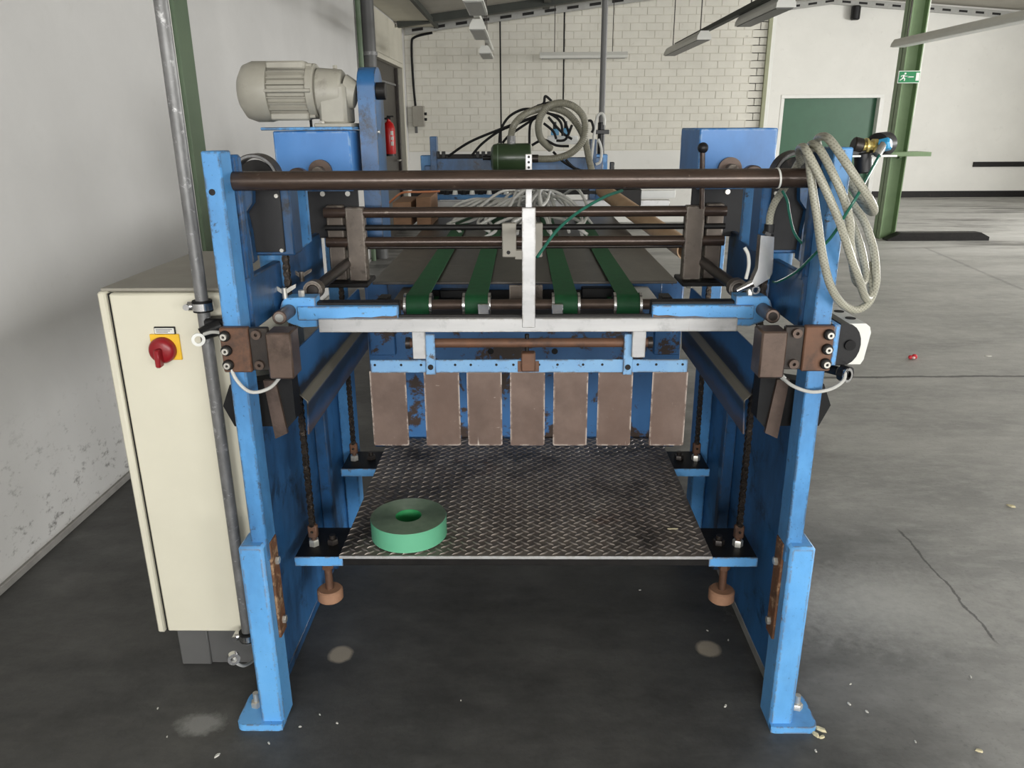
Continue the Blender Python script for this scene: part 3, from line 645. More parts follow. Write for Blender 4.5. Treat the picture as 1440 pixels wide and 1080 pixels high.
# ================================================================== the sheet stacker (blue machine)
MX = .005
st = thing('sheet_stacker', (MX, 2.2, 0), 'blue steel sheet stacking machine with chain-hung lift table', 'machine')
def S(name, p, mat, label=None, parent=None): return p.build(name, mat, parent or st, label=label)
def mir(s, x): return MX + s * x
def mb(p, s, x0, x1, *a, **k): return p.box(mir(s, x0), mir(s, x1), *a, **k)
PF = 1.70
for s in (-1, 1):
    # posts and feet
    post = S('post', mb(P(), s, .651, .692, PF, PF + .066, .5, 1.50, .003), 'blue')
    S('post_hole', P().cyl((mir(s, .677), PF - .0015, 1.415), (mir(s, .677), PF + .01, 1.415), .007, 14), 'black_steel', None, post)
    S('post_cap_block', mb(P(), s, .64, .665, PF + .07, PF + .10, 1.2, 1.49, .006), 'blue_dark', None, post)
    leg = S('leg', mb(P(), s, .655, .718, PF - .025, PF + .06, 0, .556, .007), 'blue_chip')
    fp = P(); pts = [(.650, 0), (.650, .022), ]
    R = .022; out = []
    for (cx, cy_, a0) in ((.782 - R, 1.66 + R, -90), (.782 - R, 1.79 - R, 0)):
        for k in range(5):
            th = math.radians(a0 + k * 22.5); out.append((cx + R * math.cos(th), cy_ + R * math.sin(th)))
    out += [(.70, 1.79), (.70, 1.762), (.657, 1.70), (.657, 1.664), (.668, 1.66)]
    fp.prism([(mir(s, x), y, 0) for x, y in out], (0, 0, .02))
    S('foot_plate', fp, 'blue_chip', None, leg)
    S('anchor_bolt', P().hexnut((mir(s, .748), 1.735, .02), (0, 0, 1), .016, .016).cyl((mir(s, .748), 1.735, .03), (mir(s, .748), 1.735, .062), .008, 12), 'bolt', None, leg)
    rs = S('rust_strip', mb(P(), s, .648, .6555, PF + .012, PF + .062, .26, .545, .003), 'rust_strip')
    for zz in (.30, .48): S('strip_bolt', P().hexnut((mir(s, .648), PF + .04, zz), (-s, 0, 0), .011, .009), 'bolt', None, rs)
    # side plates and rear posts
    S('side_plate', mb(P(), s, .70, .712, PF + .06, 2.74, .035, .87, .003), 'blue_side')
    S('side_plate_foot', mb(P(), s, .70, .74, PF + .06, 2.74, .0, .035, .003), 'concrete_strip' if s > 0 else 'blue_dark')
    S('rear_post', mb(P(), s, .645, .70, 2.70, 2.77, 0, 1.2, .004), 'blue')
    S('stiffener', mb(P(), s, .66, .70, 2.36, 2.40, .06, .86, .004), 'blue_dark')
    # upper side rails
    S('side_rail', mb(P(), s, .642, .664, PF + .066, 2.01, 1.09, 1.215, .003), 'blue_dark')
    S('side_rail', mb(P(), s, .662, .68, 2.12, 2.52, 1.05, 1.222, .003), 'blue_dark')
    # bracket with bolts
    X = (.694, .628, .588, .530)
    bp = S('sensor_bracket', mb(P(), s, X[0], X[1], PF - .022, PF - .002, 1.012, 1.118, .003), 'rust')
    S('bracket_spacer', mb(P(), s, X[1] + .001, X[2] - .002, PF - .016, PF - .0, 1.015, 1.116, .002), 'dark_steel', None, bp)
    S('sensor_cover', mb(P(), s, X[2], X[3], PF - .03, PF + .035, .998, 1.108, .004), 'brown_steel', None, bp)
    for zz in (1.032, 1.066, 1.100):
        S('bolt_washer', P().cyl((mir(s, .680), PF - .022, zz), (mir(s, .680), PF - .032, zz), .0125, 16, ch=.002), 'black_steel', None, bp)
        S('bolt', P().ring((mir(s, .680), PF - .032, zz), (0, -1, 0), .0032, .0075, .006, 14), 'bolt', None, bp)
    for zz in (1.030, 1.102):
        S('bolt', P().ring((mir(s, .610), PF - .016, zz), (0, -1, 0), .004, .011, .010, 14), 'brown_steel', None, bp)
    # rail carrier: blue clamp casting, arm, shafts
    Yc = 1.955
    outl = [(.638, 1.085), (.638, 1.10), (.632, 1.116), (.622, 1.127), (.545, 1.127), (.545, 1.05), (.585, 1.048), (.62, 1.06)]
    cc = S('clamp_casting', P().prism([(mir(s, x), Yc, z) for x, z in outl], (0, .05, 0)), 'blue_chip')
    S('clamp_screw', P().hexnut((mir(s, .585), Yc + .02, 1.127), (0, 0, 1), .009, .016), 'bolt', None, cc)
    S('carrier_arm', mb(P(), s, .33, .592, Yc - .008, Yc + .012, 1.068, 1.105, .002), 'blue_chip')
    S('worn_edge', P().prism([(mir(s, x), Yc - .0092, z) for x, z in ((.332, 1.069), (.50, 1.069), (.48, 1.074), (.44, 1.077), (.40, 1.076), (.37, 1.080), (.345, 1.079), (.332, 1.082))], (0, .004, 0)), 'brown_steel')
    S('carrier_arm_plate', mb(P(), s, .33, .585, Yc + .013, Yc + .045, 1.07, 1.112, .002), 'black_steel')
    pe = at(390, 447, 1.83); pk = at(406, 436, 1.97); ex_, ez_ = -pe.x, pe.z
    S('stop_pin', P().cyl((mir(s, ex_), 1.83, pe.z), (mir(s, -pk.x), 1.97, pk.z), .0172, 20, ch=.002), 'brown_steel')
    S('stop_pin_insert', P().cyl((mir(s, ex_), 1.8275, ez_), (mir(s, ex_), 1.834, ez_), .0105, 16), 'bolt' if s < 0 else 'dark_steel')
    S('guide_shaft', P().cyl((mir(s, .57), 2.03, 1.13), (mir(s, .57), 2.66, 1.13), .016, 20, ch=.002), 'dark_steel')
    S('shaft_collar', P().ring((mir(s, .57), 2.03, 1.13), (0, 1, 0), .0165, .026, .03, 24), 'block_steel')
    # clamp blocks on the shafts
    S('clamp_block', mb(P(), s, .502, .562, 2.44, 2.475, 1.075, 1.308, .004), 'block_steel')
    S('clamp_block', mb(P(), s, .572, .626, 2.46, 2.495, 1.075, 1.312, .004), 'block_steel')
    S('clamp_base', mb(P(), s, .50, .64, 2.42, 2.56, 1.058, 1.073, .003), 'black_steel')
    S('base_screw', P().hexnut((mir(s, .53), 2.45, 1.058), (0, 0, -1), .011, .010), 'bolt')
    # folded side guides
    gx = P()
    gpr = [(.590, 1.0), (.583, .885), (.566, .868), (.572, .775)]
    vv = []; YA, YB = 1.88, 2.70
    for (x, z) in gpr: vv += [(mir(s, x), YA, z), (mir(s, x), YB, z)]
    for (x, z) in reversed(gpr): vv += [(mir(s, x + .004), YA, z), (mir(s, x + .004), YB, z)]
    n = len(gpr) * 2
    gx.add(vv, [[2 * i, 2 * i + 1, (2 * i + 3) % (2 * n), (2 * i + 2) % (2 * n)] for i in range(n)] + [[2 * i for i in range(n)], [2 * i + 1 for i in range(n)]])
    S('side_guide', gx, 'guide', 'folded sheet guide with worn paint')
    # dark channel behind the post, its black also painting the shaded recess
    ch = P().prism([(mir(s, .758), 1.80, .885), (mir(s, .735), 1.80, .94), (mir(s, .60), 1.80, .96), (mir(s, .578), 1.80, .955), (mir(s, .578), 1.80, .85), (mir(s, .615), 1.80, .81), (mir(s, .64), 1.80, .83), (mir(s, .735), 1.80, .83)], (0, .05, 0))
    S('channel_shade_plate', ch, 'black_rubber')
    S('channel_strip', P().prism([(mir(s, x), 1.79, z) for x, z in ((.646, .955), (.616, .955), (.600, .815), (.632, .80))], (0, .012, 0)), 'brown_steel')
    # chain wheels
    wz, wy = 1.425, 1.985
    wh = S('chain_wheel', P().ring((mir(s, .678), wy, wz), (0, 1, 0), .050, .060, .045, 48), 'dark_steel')
    S('wheel_rim', P().ring((mir(s, .678), wy - .003, wz), (0, 1, 0), .052, .0575, .004, 48), 'galv', None, wh)
    S('wheel_web', P().cyl((mir(s, .678), wy + .012, wz), (mir(s, .678), wy + .02, wz), .045, 32), 'black_steel', None, wh)
    S('wheel_hub', P().cyl((mir(s, .678), wy - .02, wz), (mir(s, .678), wy + .05, wz), .018, 20, ch=.002), 'black_steel', None, wh)
    gp = S('guard_plate', mb(P(), s, .610, .70, 1.955, 1.963, 1.245, 1.412, .002), 'grey_plate')
    S('guard_box', mb(P(), s, .588, .70, 1.9635, 2.04, 1.235, 1.415, .004), 'blue_dark')
    for zz in (1.25, 1.385): S('guard_screw', P().cyl((mir(s, .618), 1.955, zz), (mir(s, .618), 1.95, zz), .005, 10), 'bolt', None, gp)
    S('casting_lug', P().prism([(mir(s, x), 1.93, z) for x, z in ((.690, 1.42), (.668, 1.41), (.672, 1.37), (.692, 1.345), (.686, 1.30), (.684, 1.225), (.72, 1.20), (.72, 1.42))], (0, .03, 0)), 'blue_dark')
    S('tie_post', P().cyl((mir(s, .682), 2.07, 1.14), (mir(s, .682), 2.07, 1.245), .034, 24), 'blue')
    S('strut', P().prism([(mir(s, x), 2.2, z) for x, z in ((.645, 1.40), (.612, 1.40), (.612, 1.235), (.64, 1.215))], (0, .02, 0)), 'blue')
    S('strut', P().prism([(mir(s, x), 2.26, z) for x, z in ((.69, 1.40), (.655, 1.40), (.63, 1.235), (.646, 1.22))], (0, .03, 0)), 'blue_dark')
    # drive housing
    hx = S('drive_housing', mb(P(), s, .535, .772, 2.47, 2.76, 1.355, 1.535, .004), 'blue_box')
    S('housing_plate', mb(P(), s, .53, .715, 2.50, 2.515, 1.205, 1.357, .002), 'grey_plate')  # dark screwed plate, also standing in for shade below the housing
    for xx in (.64, .56): S('plate_screw', P().cyl((mir(s, xx), 2.50, 1.345), (mir(s, xx), 2.493, 1.345), .008, 12), 'bolt')
    S('bearing_cap', P().ring((mir(s, .632), 2.455, 1.415), (0, 1, 0), .016, .036, .02, 28), 'brown_steel', None, hx)
    S('bearing_shaft', P().cyl((mir(s, .632), 2.42, 1.415), (mir(s, .632), 2.47, 1.415), .017, 20, ch=.002), 'block_steel', None, hx)
    S('idler_wheel', P().cyl((mir(s, .675), 2.35, 1.40), (mir(s, .675), 2.38, 1.40), .032, 28, ch=.003), 'brown_steel')
# chains
def chain(name, x, y, z0, z1, face=0, label=None):
    p = P(); pitch = .0195; n = int((z1 - z0) / pitch)
    for i in range(n):
        z = z0 + i * pitch; o = .0085 if i % 2 else .0058
        for sd_ in (-1, 1):
            c = y + sd_ * o
            w = .0085; p.prism([(x - w * .55, c - .0013, z - .0135), (x + w * .55, c - .0013, z - .0135), (x + w, c - .0013, z - .008), (x + w * .7, c - .0013, z), (x + w, c - .0013, z + .008), (x + w * .55, c - .0013, z + .0135), (x - w * .55, c - .0013, z + .0135), (x - w, c - .0013, z + .008), (x - w * .7, c - .0013, z), (x - w, c - .0013, z - .008)], (0, .0026, 0))
        p.cyl((x, y - .0122, z - pitch / 2), (x, y + .0122, z - pitch / 2), .0042, 8)
    o = S(name, p, 'chain', label); o['kind'] = 'stuff'; return o
for s in (-1, 1):
    chain('lift_chain', mir(s, .625), 2.0, .43, 1.42)
    chain('lift_chain', mir(s, .732), 2.0, 1.0, 1.42)
    chain('lift_chain', mir(s, .632), 2.61, .43, 1.2)
# main front tube
mt = S('front_tube', P().cyl((-.66 + MX, 1.765, 1.4335), (.66 + MX, 1.765, 1.4335), .0212, 36), 'tube_steel', 'browned round tube across the front')
zx = at(1097, 250, 1.74).x
S('cable_tie', P().ring((zx, 1.765, 1.4335), (1, .05, .1), .0213, .0228, .004, 32), 'light_plastic', None, mt)
# front stop rail and parts
YR = 1.935
X0, X1, Z0, Z1 = pr(448, 448, 1037, 467, YR)
S('stop_rail', P().box(X0, X1, YR, YR + .02, Z0, Z1, .0015), 'alu', 'pale aluminium stop rail')
railz0, railz1 = Z0, Z1
S('rail_angle', P().box(X0 + .06, X1 - .06, YR + .02, YR + .028, railz1 - .004, railz1 + .006, .001), 'black_steel')
X0, X1, Z0, Z1 = pr(734, 292, 753, 450, YR)
vb = S('centre_bar', P().box(X0, X1, YR - .002, YR + .014, railz0 + .012, Z1, .0015), 'alu', 'upright aluminium bar')
xm = (X0 + X1) / 2
S('perforated_strip', P().box(xm - .008, xm + .008, YR + .014, YR + .02, Z1 - .05, at(742, 217, YR).z, .001), 'alu', None, vb)
for k in range(4):
    zz = at(742, 221 + k * 7.5, YR).z; S('strip_hole', P().cyl((xm, YR + .0135, zz), (xm, YR + .016, zz), .0032, 10), 'black_steel', None, vb)
# cross shafts behind the bar
for name, z, r, m_, y in (('cross_shaft', 1.290, .0165, 'tube_steel', 2.457), ('cross_shaft', 1.243, .009, 'black_steel', 2.457), ('cross_shaft', 1.198, .0165, 'tube_steel', 2.457), ('cross_shaft', 1.176, .006, 'dark_steel', 2.49)):
    S(name, P().cyl((-.63 + MX, y, z), (.63 + MX, y, z), r, 24), m_)
for (a, b, c, d) in ((706, 314, 726, 362), (752, 314, 763, 362)):
    sp_ = S('slide_block', P().pbox(a, b, c, d, 2.42, .03, .003), 'cab_top')
    if a == 706: qq = at(715, 355, 2.42); S('slide_hole', P().cyl((qq.x, 2.4185, qq.z), (qq.x, 2.43, qq.z), .006, 14), 'black_steel', None, sp_)
S('slide_foot', P().pbox(724, 352, 737, 365, 2.42, .03, .002), 'cab_top')
S('slide_arm', P().box(xm - .006, xm + .006, YR + .014, 2.42, 1.235, 1.25, .001), 'black_steel')
# hangers under the rail, pivot shaft, hole strip, flaps
YF = 2.0
for a in ((580, 466, 598, 505), (889, 464, 908, 503)): S('rail_hanger', P().pbox(*a, YF - .035, .02, .0015), 'alu')
S('pivot_shaft', P().cyl((at(572, 482, YF).x, YF, at(740, 482, YF).z), (at(916, 482, YF).x, YF, at(740, 482, YF).z), .0125, 24), 'rust')
for a in (574, 914): S('shaft_end_nut', P().cyl((at(a, 482, YF).x - .006, YF, at(740, 482, YF).z), (at(a, 482, YF).x + .006, YF, at(740, 482, YF).z), .016, 12), 'dark_steel')
X0, X1, Z0, Z1 = pr(521, 506, 967, 524, YF - .014)
hs = S('flap_strip', P().box(X0, X1, YF - .014, YF - .008, Z0, Z1, .002), 'blue_pale')
for px in (527, 564, 592, 640, 662, 698, 722, 758, 784, 820, 847, 897, 923, 960):
    h = at(px, 512, YF - .0145); S('strip_hole', P().cyl((h.x, YF - .0146, Z0 + (Z1 - Z0) * .62), (h.x, YF - .010, Z0 + (Z1 - Z0) * .62), .0036, 10), 'black_steel', None, hs)
for (a, b) in ((598, 612), (877, 890)):
    X0, X1, z0_, z1_ = pr(a, 470, b, 527, YF - .02)
    hg = S('flap_hanger', P().box(X0, X1, YF - .021, YF - .015, z0_, z1_, .0015), 'blue_pale')
    S('hanger_bolt', P().cyl(((X0 + X1) / 2, YF - .024, z0_ + .022), ((X0 + X1) / 2, YF - .02, z0_ + .022), .0075, 14), 'black_steel', None, hg)
for (a, b) in ((523, 573), (598, 647), (657.5, 706), (717.5, 766), (778, 826), (840, 888), (915, 964)):
    X0, X1, Z0, Z1 = pr(a, 522, b, 626, YF - .006)
    R = .005; pts = [(X0, Z1)] + [(X0 + R - R * math.cos(t_), Z0 + R - R * math.sin(t_)) for t_ in (0, .5, 1.07, 1.57)] + [(X1 - R + R * math.sin(t_), Z0 + R - R * math.cos(t_)) for t_ in (0, .5, 1.07, 1.57)] + [(X1, Z1)]
    S('flap', P().prism([(x, YF - .008, z) for x, z in pts], (0, .004, 0)), 'flap')
kb_ = S('rust_clamp', P().pbox(733, 497, 753, 523, YF - .026, .03, .003), 'rust')
S('rust_clamp_screw', P().cyl(at(741, 498, YF), at(741, 470, YF), .006, 10), 'black_steel', None, kb_)
S('rust_patch_plate', P().pbox(728, 508, 758, 523, YF - .0165, .003, .001), 'rust', None, kb_)
# back panel
YP = 2.83
X0, X1, Z0, Z1 = pr(522, 466, 953, 617, YP)
bpn = S('back_panel', P().box(X0, X1, YP, YP + .012, .33, 1.0, .002), 'blue_panel', 'worn blue panel behind the brown flaps')
for px, py in ((690, 494), (780, 494)):
    h = at(px, py, YP); S('panel_hole', P().cyl((h.x, YP - .001, h.z), (h.x, YP + .004, h.z), .012, 16), 'black_steel', None, bpn)
for s in (-1, 1): S('panel_post', mb(P(), s, .49, .585, YP - .03, YP, .72, 1.0, .003), 'blue_panel')
# lift table
PZ = .378
tb = S('table_plate', P().box(-.535 + MX, .535 + MX, 1.93, 2.80, PZ - .006, PZ, .001), 'tread_base', 'steel tread plate table')
S('table_front_edge', P().box(-.535 + MX, .535 + MX, 1.927, 1.93, PZ - .009, PZ + .0005, .0008), 'alu', None, tb)
for y0, y1 in ((1.932, 2.105), (2.53, 2.69)):
    br = S('table_bar', P().box(-.665 + MX, .665 + MX, y0 + .004, y1, PZ - .036, PZ - .0065, .002), 'black_steel')
    S('bar_face', P().box(-.666 + MX, -.527 + MX, y0, y0 + .004, PZ - .036, PZ - .0065, .001), 'blue_chip', None, br)
    S('bar_face', P().box(.666 + MX, .527 + MX, y0, y0 + .004, PZ - .036, PZ - .0065, .001), 'blue_chip', None, br)
    for s in (-1, 1):
        ym = (y0 + y1) / 2 - .005; xx = mir(s, .625 if y0 < 2.2 else .632); ym2 = 2.0 if y0 < 2.2 else 2.61
        S('chain_nut', P().hexnut((xx, ym2, PZ - .006), (0, 0, 1), .0155, .02), 'bolt', None, br)
        S('chain_end', P().box(xx - .014, xx + .014, ym2 - .010, ym2 + .010, PZ + .02, PZ + .062, .004).cyl((xx, ym2, PZ + .01), (xx, ym2, PZ + .03), .008, 12), 'rust', None, br)
        S('bar_bolt', P().hexnut((mir(s, .572), ym2 + .01, PZ - .006), (0, 0, 1), .017, .016), 'dark_steel', None, br)
        S('bar_bolt_core', P().cyl((mir(s, .572), ym2 + .01, PZ + .01), (mir(s, .572), ym2 + .01, PZ + .022), .009, 12), 'dark_steel', None, br)
for s in (-1, 1):
    pd = atZ(479, 920, 0); y = pd.y
    lg = S('table_foot_screw', P().cyl((mir(s, .585), y, .21), (mir(s, .585), y, PZ - .03), .0115, 14).cyl((mir(s, .585), y, PZ - .07), (mir(s, .585), y, PZ - .036), .018, 6), 'rust')
    S('table_foot_pad', P().cyl((mir(s, .585), y, .20), (mir(s, .585), y, .238), .038, 28, ch=.005), 'orange_pad', None, lg)
# tread lozenges
tr = P(); px_ = .036; rowi = 0; yy = 1.945
while yy < 2.795:
    xx = -.522 + MX + (px_ / 2 if rowi % 2 else 0)
    while xx < .524 + MX:
        th = math.radians(38 if (rowi % 2 == 0) else -38); c, sn = math.cos(th), math.sin(th); L, W = .0185, .0050
        base = [(-L, 0), (0, -W), (L, 0), (0, W)]; top = [(-L * .55, 0), (0, -W * .35), (L * .55, 0), (0, W * .35)]
        vs_ = [(xx + u * c - v * sn, yy + u * sn + v * c, PZ - .0005) for u, v in base] + [(xx + u * c - v * sn, yy + u * sn + v * c, PZ + .003) for u, v in top]
        tr.add(vs_, [(4, 5, 6, 7), (0, 1, 5, 4), (1, 2, 6, 5), (2, 3, 7, 6), (3, 0, 4, 7)])
        xx += px_
    yy += px_ / 2; rowi += 1
tr = tr.build('tread_ridges', 'tread', tb, smooth=False); tr['kind'] = 'stuff'
# drive motor on the left housing
my, mz = 2.58, 1.652
mo = S('motor_body', P().cyl((-.80, my, mz), (-.645, my, mz), .070, 40), 'motor', 'pale grey finned electric motor')
fan = P().lathe((-.785, my, mz), (-1, 0, 0), [(0, 0), (.088, 0), (.090, .01), (.090, .055), (.080, .082), (.055, .098), (.0, .102)], 40)
S('fan_cover', fan, 'motor', None, mo)
for k in range(26):
    th = 2 * math.pi * k / 26
    big = .083 if k % 2 == 0 else .081
    u = Vector((0, math.cos(th), math.sin(th))); w = Vector((0, -math.sin(th), math.cos(th))); c0 = Vector((-.79, my, mz))
    q = [c0 + u * .066 + w * .0022, c0 + u * .066 - w * .0022, c0 + u * big - w * .0014, c0 + u * big + w * .0014]
    S('cooling_fin', P().prism(q, (.125, 0, 0)), 'motor', None, mo)
for th in (math.radians(d) for d in (180, 118, 242)):
    u = Vector((0, math.cos(th), math.sin(th))); S('tie_rod', P().cyl(Vector((-.79, my, mz)) + u * .084, Vector((-.648, my, mz)) + u * .084, .006, 10), 'motor', None, mo)
for s in (-1, 1):
    S('motor_rib_block', P().box(-.785, -.665, my - .06, my + .0, mz + s * .062, mz + s * .086, .006), 'motor', None, mo)
S('motor_flange', P().cyl((-.668, my, mz), (-.642, my, mz), .082, 40, ch=.004), 'motor', None, mo)
gb = S('gearbox', P().cyl((-.642, my, mz - .004), (-.56, my, mz - .004), .073, 36, .068, ch=.006).box(-.632, -.545, my - .066, my + .066, mz - .10, mz + .02, .010).cyl((-.56, my, mz - .004), (-.525, my, mz - .012), .055, 28, .04), 'motor', 'pale grey gearbox')
S('gearbox_foot', P().box(-.645, -.53, my - .08, my + .08, mz - .107, mz - .095, .003), 'motor', None, gb)
S('foot_bolt', P().hexnut((-.622, my - .072, mz - .095), (0, 0, 1), .009, .008), 'bolt', None, gb)
S('filler_plug', P().hexnut((-.585, my, mz + .066), (0, 0, 1), .008, .01), 'motor', None, gb)
S('motor_plate', P().box(-.80, -.52, 2.46, 2.78, 1.537, 1.546, .003), 'blue')
S('motor_cable', P().cyl((-.675, my, 1.545), (-.675, my, mz - .07), .0045, 8), 'black_rubber')
cgd = P(); pts = []
for k in range(13):
    th = math.pi * k / 12; pts.append((-.515, my + .045 + .075 * math.cos(th), 1.665 + .06 * math.sin(th)))
pts += [(-.515, my - .03, 1.18), (-.515, my + .12, 1.18)]
cg_ = S('chain_guard', cgd.prism(pts, (.055, 0, 0)), 'blue_dark', 'tall blue drive chain guard')
S('guard_hub', P().cyl((-.46, my, 1.652), (-.43, my, 1.652), .026, 24, ch=.002), 'black_steel', None, cg_)
S('guard_bolt', P().cyl((-.461, my - .01, 1.53), (-.455, my - .01, 1.53), .006, 10), 'bolt', None, cg_)
# lever with ball on the right
lv = S('lever', P().cyl((at(987, 292, 2.43).x, 2.43, 1.30), (at(988, 212, 2.43).x, 2.43, at(988, 212, 2.43).z), .008, 14), 'tube_steel')
S('lever_ball', P().ball(at(988.5, 208, 2.43), .0165), 'black_plastic', None, lv)
# wing nuts
for px, py in ((400, 409), (424, 386)):
    c = at(px, py, 1.96 if py > 400 else 2.2)
    wg = P().cyl((c.x, c.y, c.z - .02), (c.x, c.y, c.z + .008), .007, 12)
    for s in (-1, 1): wg.prism([(c.x + s * .005, c.y - .002, c.z - .008), (c.x + s * .030, c.y - .002, c.z + .008), (c.x + s * .032, c.y - .002, c.z + .018), (c.x + s * .018, c.y - .002, c.z + .012), (c.x + s * .005, c.y - .002, c.z + .004)], (0, .004, 0))
    S('wing_nut', wg, 'bolt' if py > 400 else 'block_steel')
# push-button box at the right post
YB_ = 1.73
xl = at(1184, 480, YB_).x; zc_ = 1.062; hh = .049
pbx = S('button_box', P().prism([(xl + .012, YB_, zc_ - hh), (xl + .050, YB_, zc_ - hh), (xl + .056, YB_, zc_ - hh + .012), (xl + .064, YB_, zc_ + hh - .022), (xl + .060, YB_, zc_ + hh - .008), (xl + .050, YB_, zc_ + hh), (xl + .012, YB_, zc_ + hh)], (0, .17, 0)), 'light_plastic', 'light grey control box')
hp = [(xl - .010, zc_ - hh - .001), (xl - .010, zc_ + hh + .001)] + [(xl + .006 + .036 * math.sin(k * math.pi / 10), zc_ + (hh + .001) * math.cos(k * math.pi / 10)) for k in range(11)]
S('box_end', P().prism([(x, YB_ - .006, z) for x, z in hp], (0, .175, 0)), 'black_plastic', None, pbx)
S('box_end_boss', P().cyl((xl + .016, YB_ - .012, zc_), (xl + .016, YB_, zc_), .0125, 20), 'black_rubber', None, pbx)
S('mount_plate', P().box(xl - .024, xl - .011, YB_ - .01, YB_ + .17, zc_ - hh, zc_ + hh, .002), 'blue_chip', None, pbx)
S('mount_pad', P().box(xl - .048, xl - .025, YB_ - .0, YB_ + .17, zc_ - hh - .004, zc_ + hh + .004, .004), 'black_plastic', None, pbx)
for yy in (.05, .12): S('box_button', P().cyl((xl + .034, YB_ + yy, zc_ + hh - .001), (xl + .034, YB_ + yy, zc_ + hh + .0015), .012, 18), 'black_rubber', None, pbx)
g = at(1186, 522, 1.73)
S('cable_gland', P().cyl((g.x - .05, g.y + .05, g.z), (g.x - .012, g.y, g.z), .011, 12).ring((g.x - .01, g.y - .01, g.z), (.6, -.8, 0), .008, .019, .022, 10), 'black_plastic')
S('gland_ring', P().ring((g.x - .004, g.y - .03, g.z), (.5, -.8, .1), .011, .017, .004, 18), 'chrome')
S('sensor_cable', P().tube([at(1188, 521, 1.70), at(1186, 535, 1.685), at(1168, 547, 1.68), at(1140, 551, 1.68), at(1112, 541, 1.70), at(1093, 523, 1.74)], .0042, 8), 'cable_grey')
S('cable_sleeve', P().cyl(at(1093, 523, 1.74), at(1103, 533, 1.72), .006, 10), 'light_plastic')
# air regulator on a bracket of the right post
YA_ = 1.78
rg = S('air_regulator', P().cyl(at(1199, 203, YA_), at(1212, 206, YA_), .017, 18, ch=.003), 'dark_steel', 'compressed air regulator')
S('brass_body', P().cyl(at(1211, 206, YA_), at(1228, 206, YA_), .011, 16).cyl(at(1216, 206, YA_), at(1219, 206, YA_), .018, 16).cyl(at(1226, 206, YA_), at(1233, 206, YA_), .016, 16), 'brass', None, rg)
S('gauge', P().cyl(at(1232, 204, YA_ + .02), at(1247, 202, YA_ + .05), .026, 24, ch=.004), 'black_plastic', None, rg)
S('blue_fitting', P().lathe(at(1238, 205, YA_ - .02), (.6, -.5, .2), [(0, 0), (.014, 0), (.014, .018), (.010, .022), (0, .022)], 6), 'cyan', None, rg)
S('hose_elbow', P().cyl(at(1243, 203, YA_ - .03), at(1233, 218, YA_ - .04), .009, 12), 'chrome', None, rg)
S('filter_bowl', P().cyl(at(1214, 214, YA_), at(1214, 243, YA_), .019, 16, ch=.003), 'black_plastic', None, rg)
S('regulator_base', P().pbox(1196, 211, 1240, 219, YA_ - .01, .04, .003), 'black_plastic', None, rg)
S('regulator_bracket', P().pbox(1186, 218, 1262, 221, YA_ - .015, .06, .001), 'white', None, rg)
# ================================================================== belt conveyor behind
DZ = 1.03
cv = thing('belt_conveyor', (MX, 4.0, 0), 'conveyor deck with four green belts feeding the stacker', 'conveyor')
P().box(-.545 + MX, .545 + MX, 2.72, 5.6, DZ - .022, DZ - .012, .002).build('deck_plate', 'deck', cv)
P().box(-.50 + MX, .50 + MX, 2.76, 2.80, DZ - .10, DZ - .023, .003).build('cross_beam', 'blue_dark', cv)
for s in (-1, 1):
    P().box(mir(s, .50), mir(s, .545), 2.90, 5.6, DZ - .14, DZ - .023, .003).build('side_beam', 'blue_dark', cv)
    for y in (3.4, 5.3): P().box(mir(s, .50), mir(s, .55), y, y + .06, 0, DZ - .14, .003).build('leg', 'blue', cv)
yr, zr, rr = 2.455, DZ - .036, .0345
P().cyl((-.46 + MX, yr, zr), (.46 + MX, yr, zr), .017, 20).build('roller_shaft', 'brown_steel', cv)
for s in (-1, 1): P().box(mir(s, .44), mir(s, .475), yr - .03, yr + .04, zr - .06, zr + .028, .003).build('shaft_support', 'black_steel', cv)
for xc in (-.340, -.150, .139, .338):
    bt = P(); W = .0365; prof = []
    for k in range(9):
        th = math.radians(90 + 180 * k / 8); prof.append((yr + rr * math.cos(th), zr + rr * math.sin(th)))
    outer = [(5.55, DZ)] + prof + [(5.55, zr - rr)]
    inner = [(y if y > 5 else yr + (y - yr) * .92, z - .003 if i == 0 else (z + .003 if i == len(outer) - 1 else zr + (z - zr) * .92)) for i, (y, z) in enumerate(outer)]
    n = len(outer); vs_ = []
    for x in (xc - W, xc + W): vs_ += [(x, y, z) for y, z in outer] + [(x, y, z) for y, z in inner]
    fs = []
    for i in range(n - 1):
        fs += [[i, i + 1, 2 * n + i + 1, 2 * n + i], [n + i, n + i + 1, 3 * n + i + 1, 3 * n + i], [i, i + 1, n + i + 1, n + i], [2 * n + i, 2 * n + i + 1, 3 * n + i + 1, 3 * n + i]]
    bt.add(vs_, fs); bt.build('belt', 'belt', cv)
    P().cyl((xc - W + .002, yr, zr), (xc + W - .002, yr, zr), rr * .9, 24).build('roller', 'dark_steel', cv)
    for s in (-1, 1): P().ring((xc + s * (W + .005) - .004, yr, zr), (1, 0, 0), .017, .0385, .008, 32).build('roller_flange', 'chrome', cv)
for px in (680, 784): P().pbox(px - 8, 428, px + 8, 447, 2.39, .02, .002).build('belt_guide', 'chrome', cv)
P().pbox(716, 401, 763, 428, 2.62, .012, .002).build('middle_plate', 'block_steel', cv)
P().pbox(618, 408, 660, 420, 2.72, .05, .004).build('sensor_housing', 'black_plastic', cv)
P().pbox(818, 405, 862, 420, 2.72, .05, .004).build('sensor_housing', 'black_plastic', cv)
a, b = at(893, 406, 2.78), at(936, 425, 2.50)
P().box(.37, .45, 2.50, 2.74, .985, .995, .002).build('white_chute', 'white', cv)
P().box(-.44 + MX, -.36, 2.50, 2.74, .985, .995, .002).build('steel_chute', 'block_steel', cv)
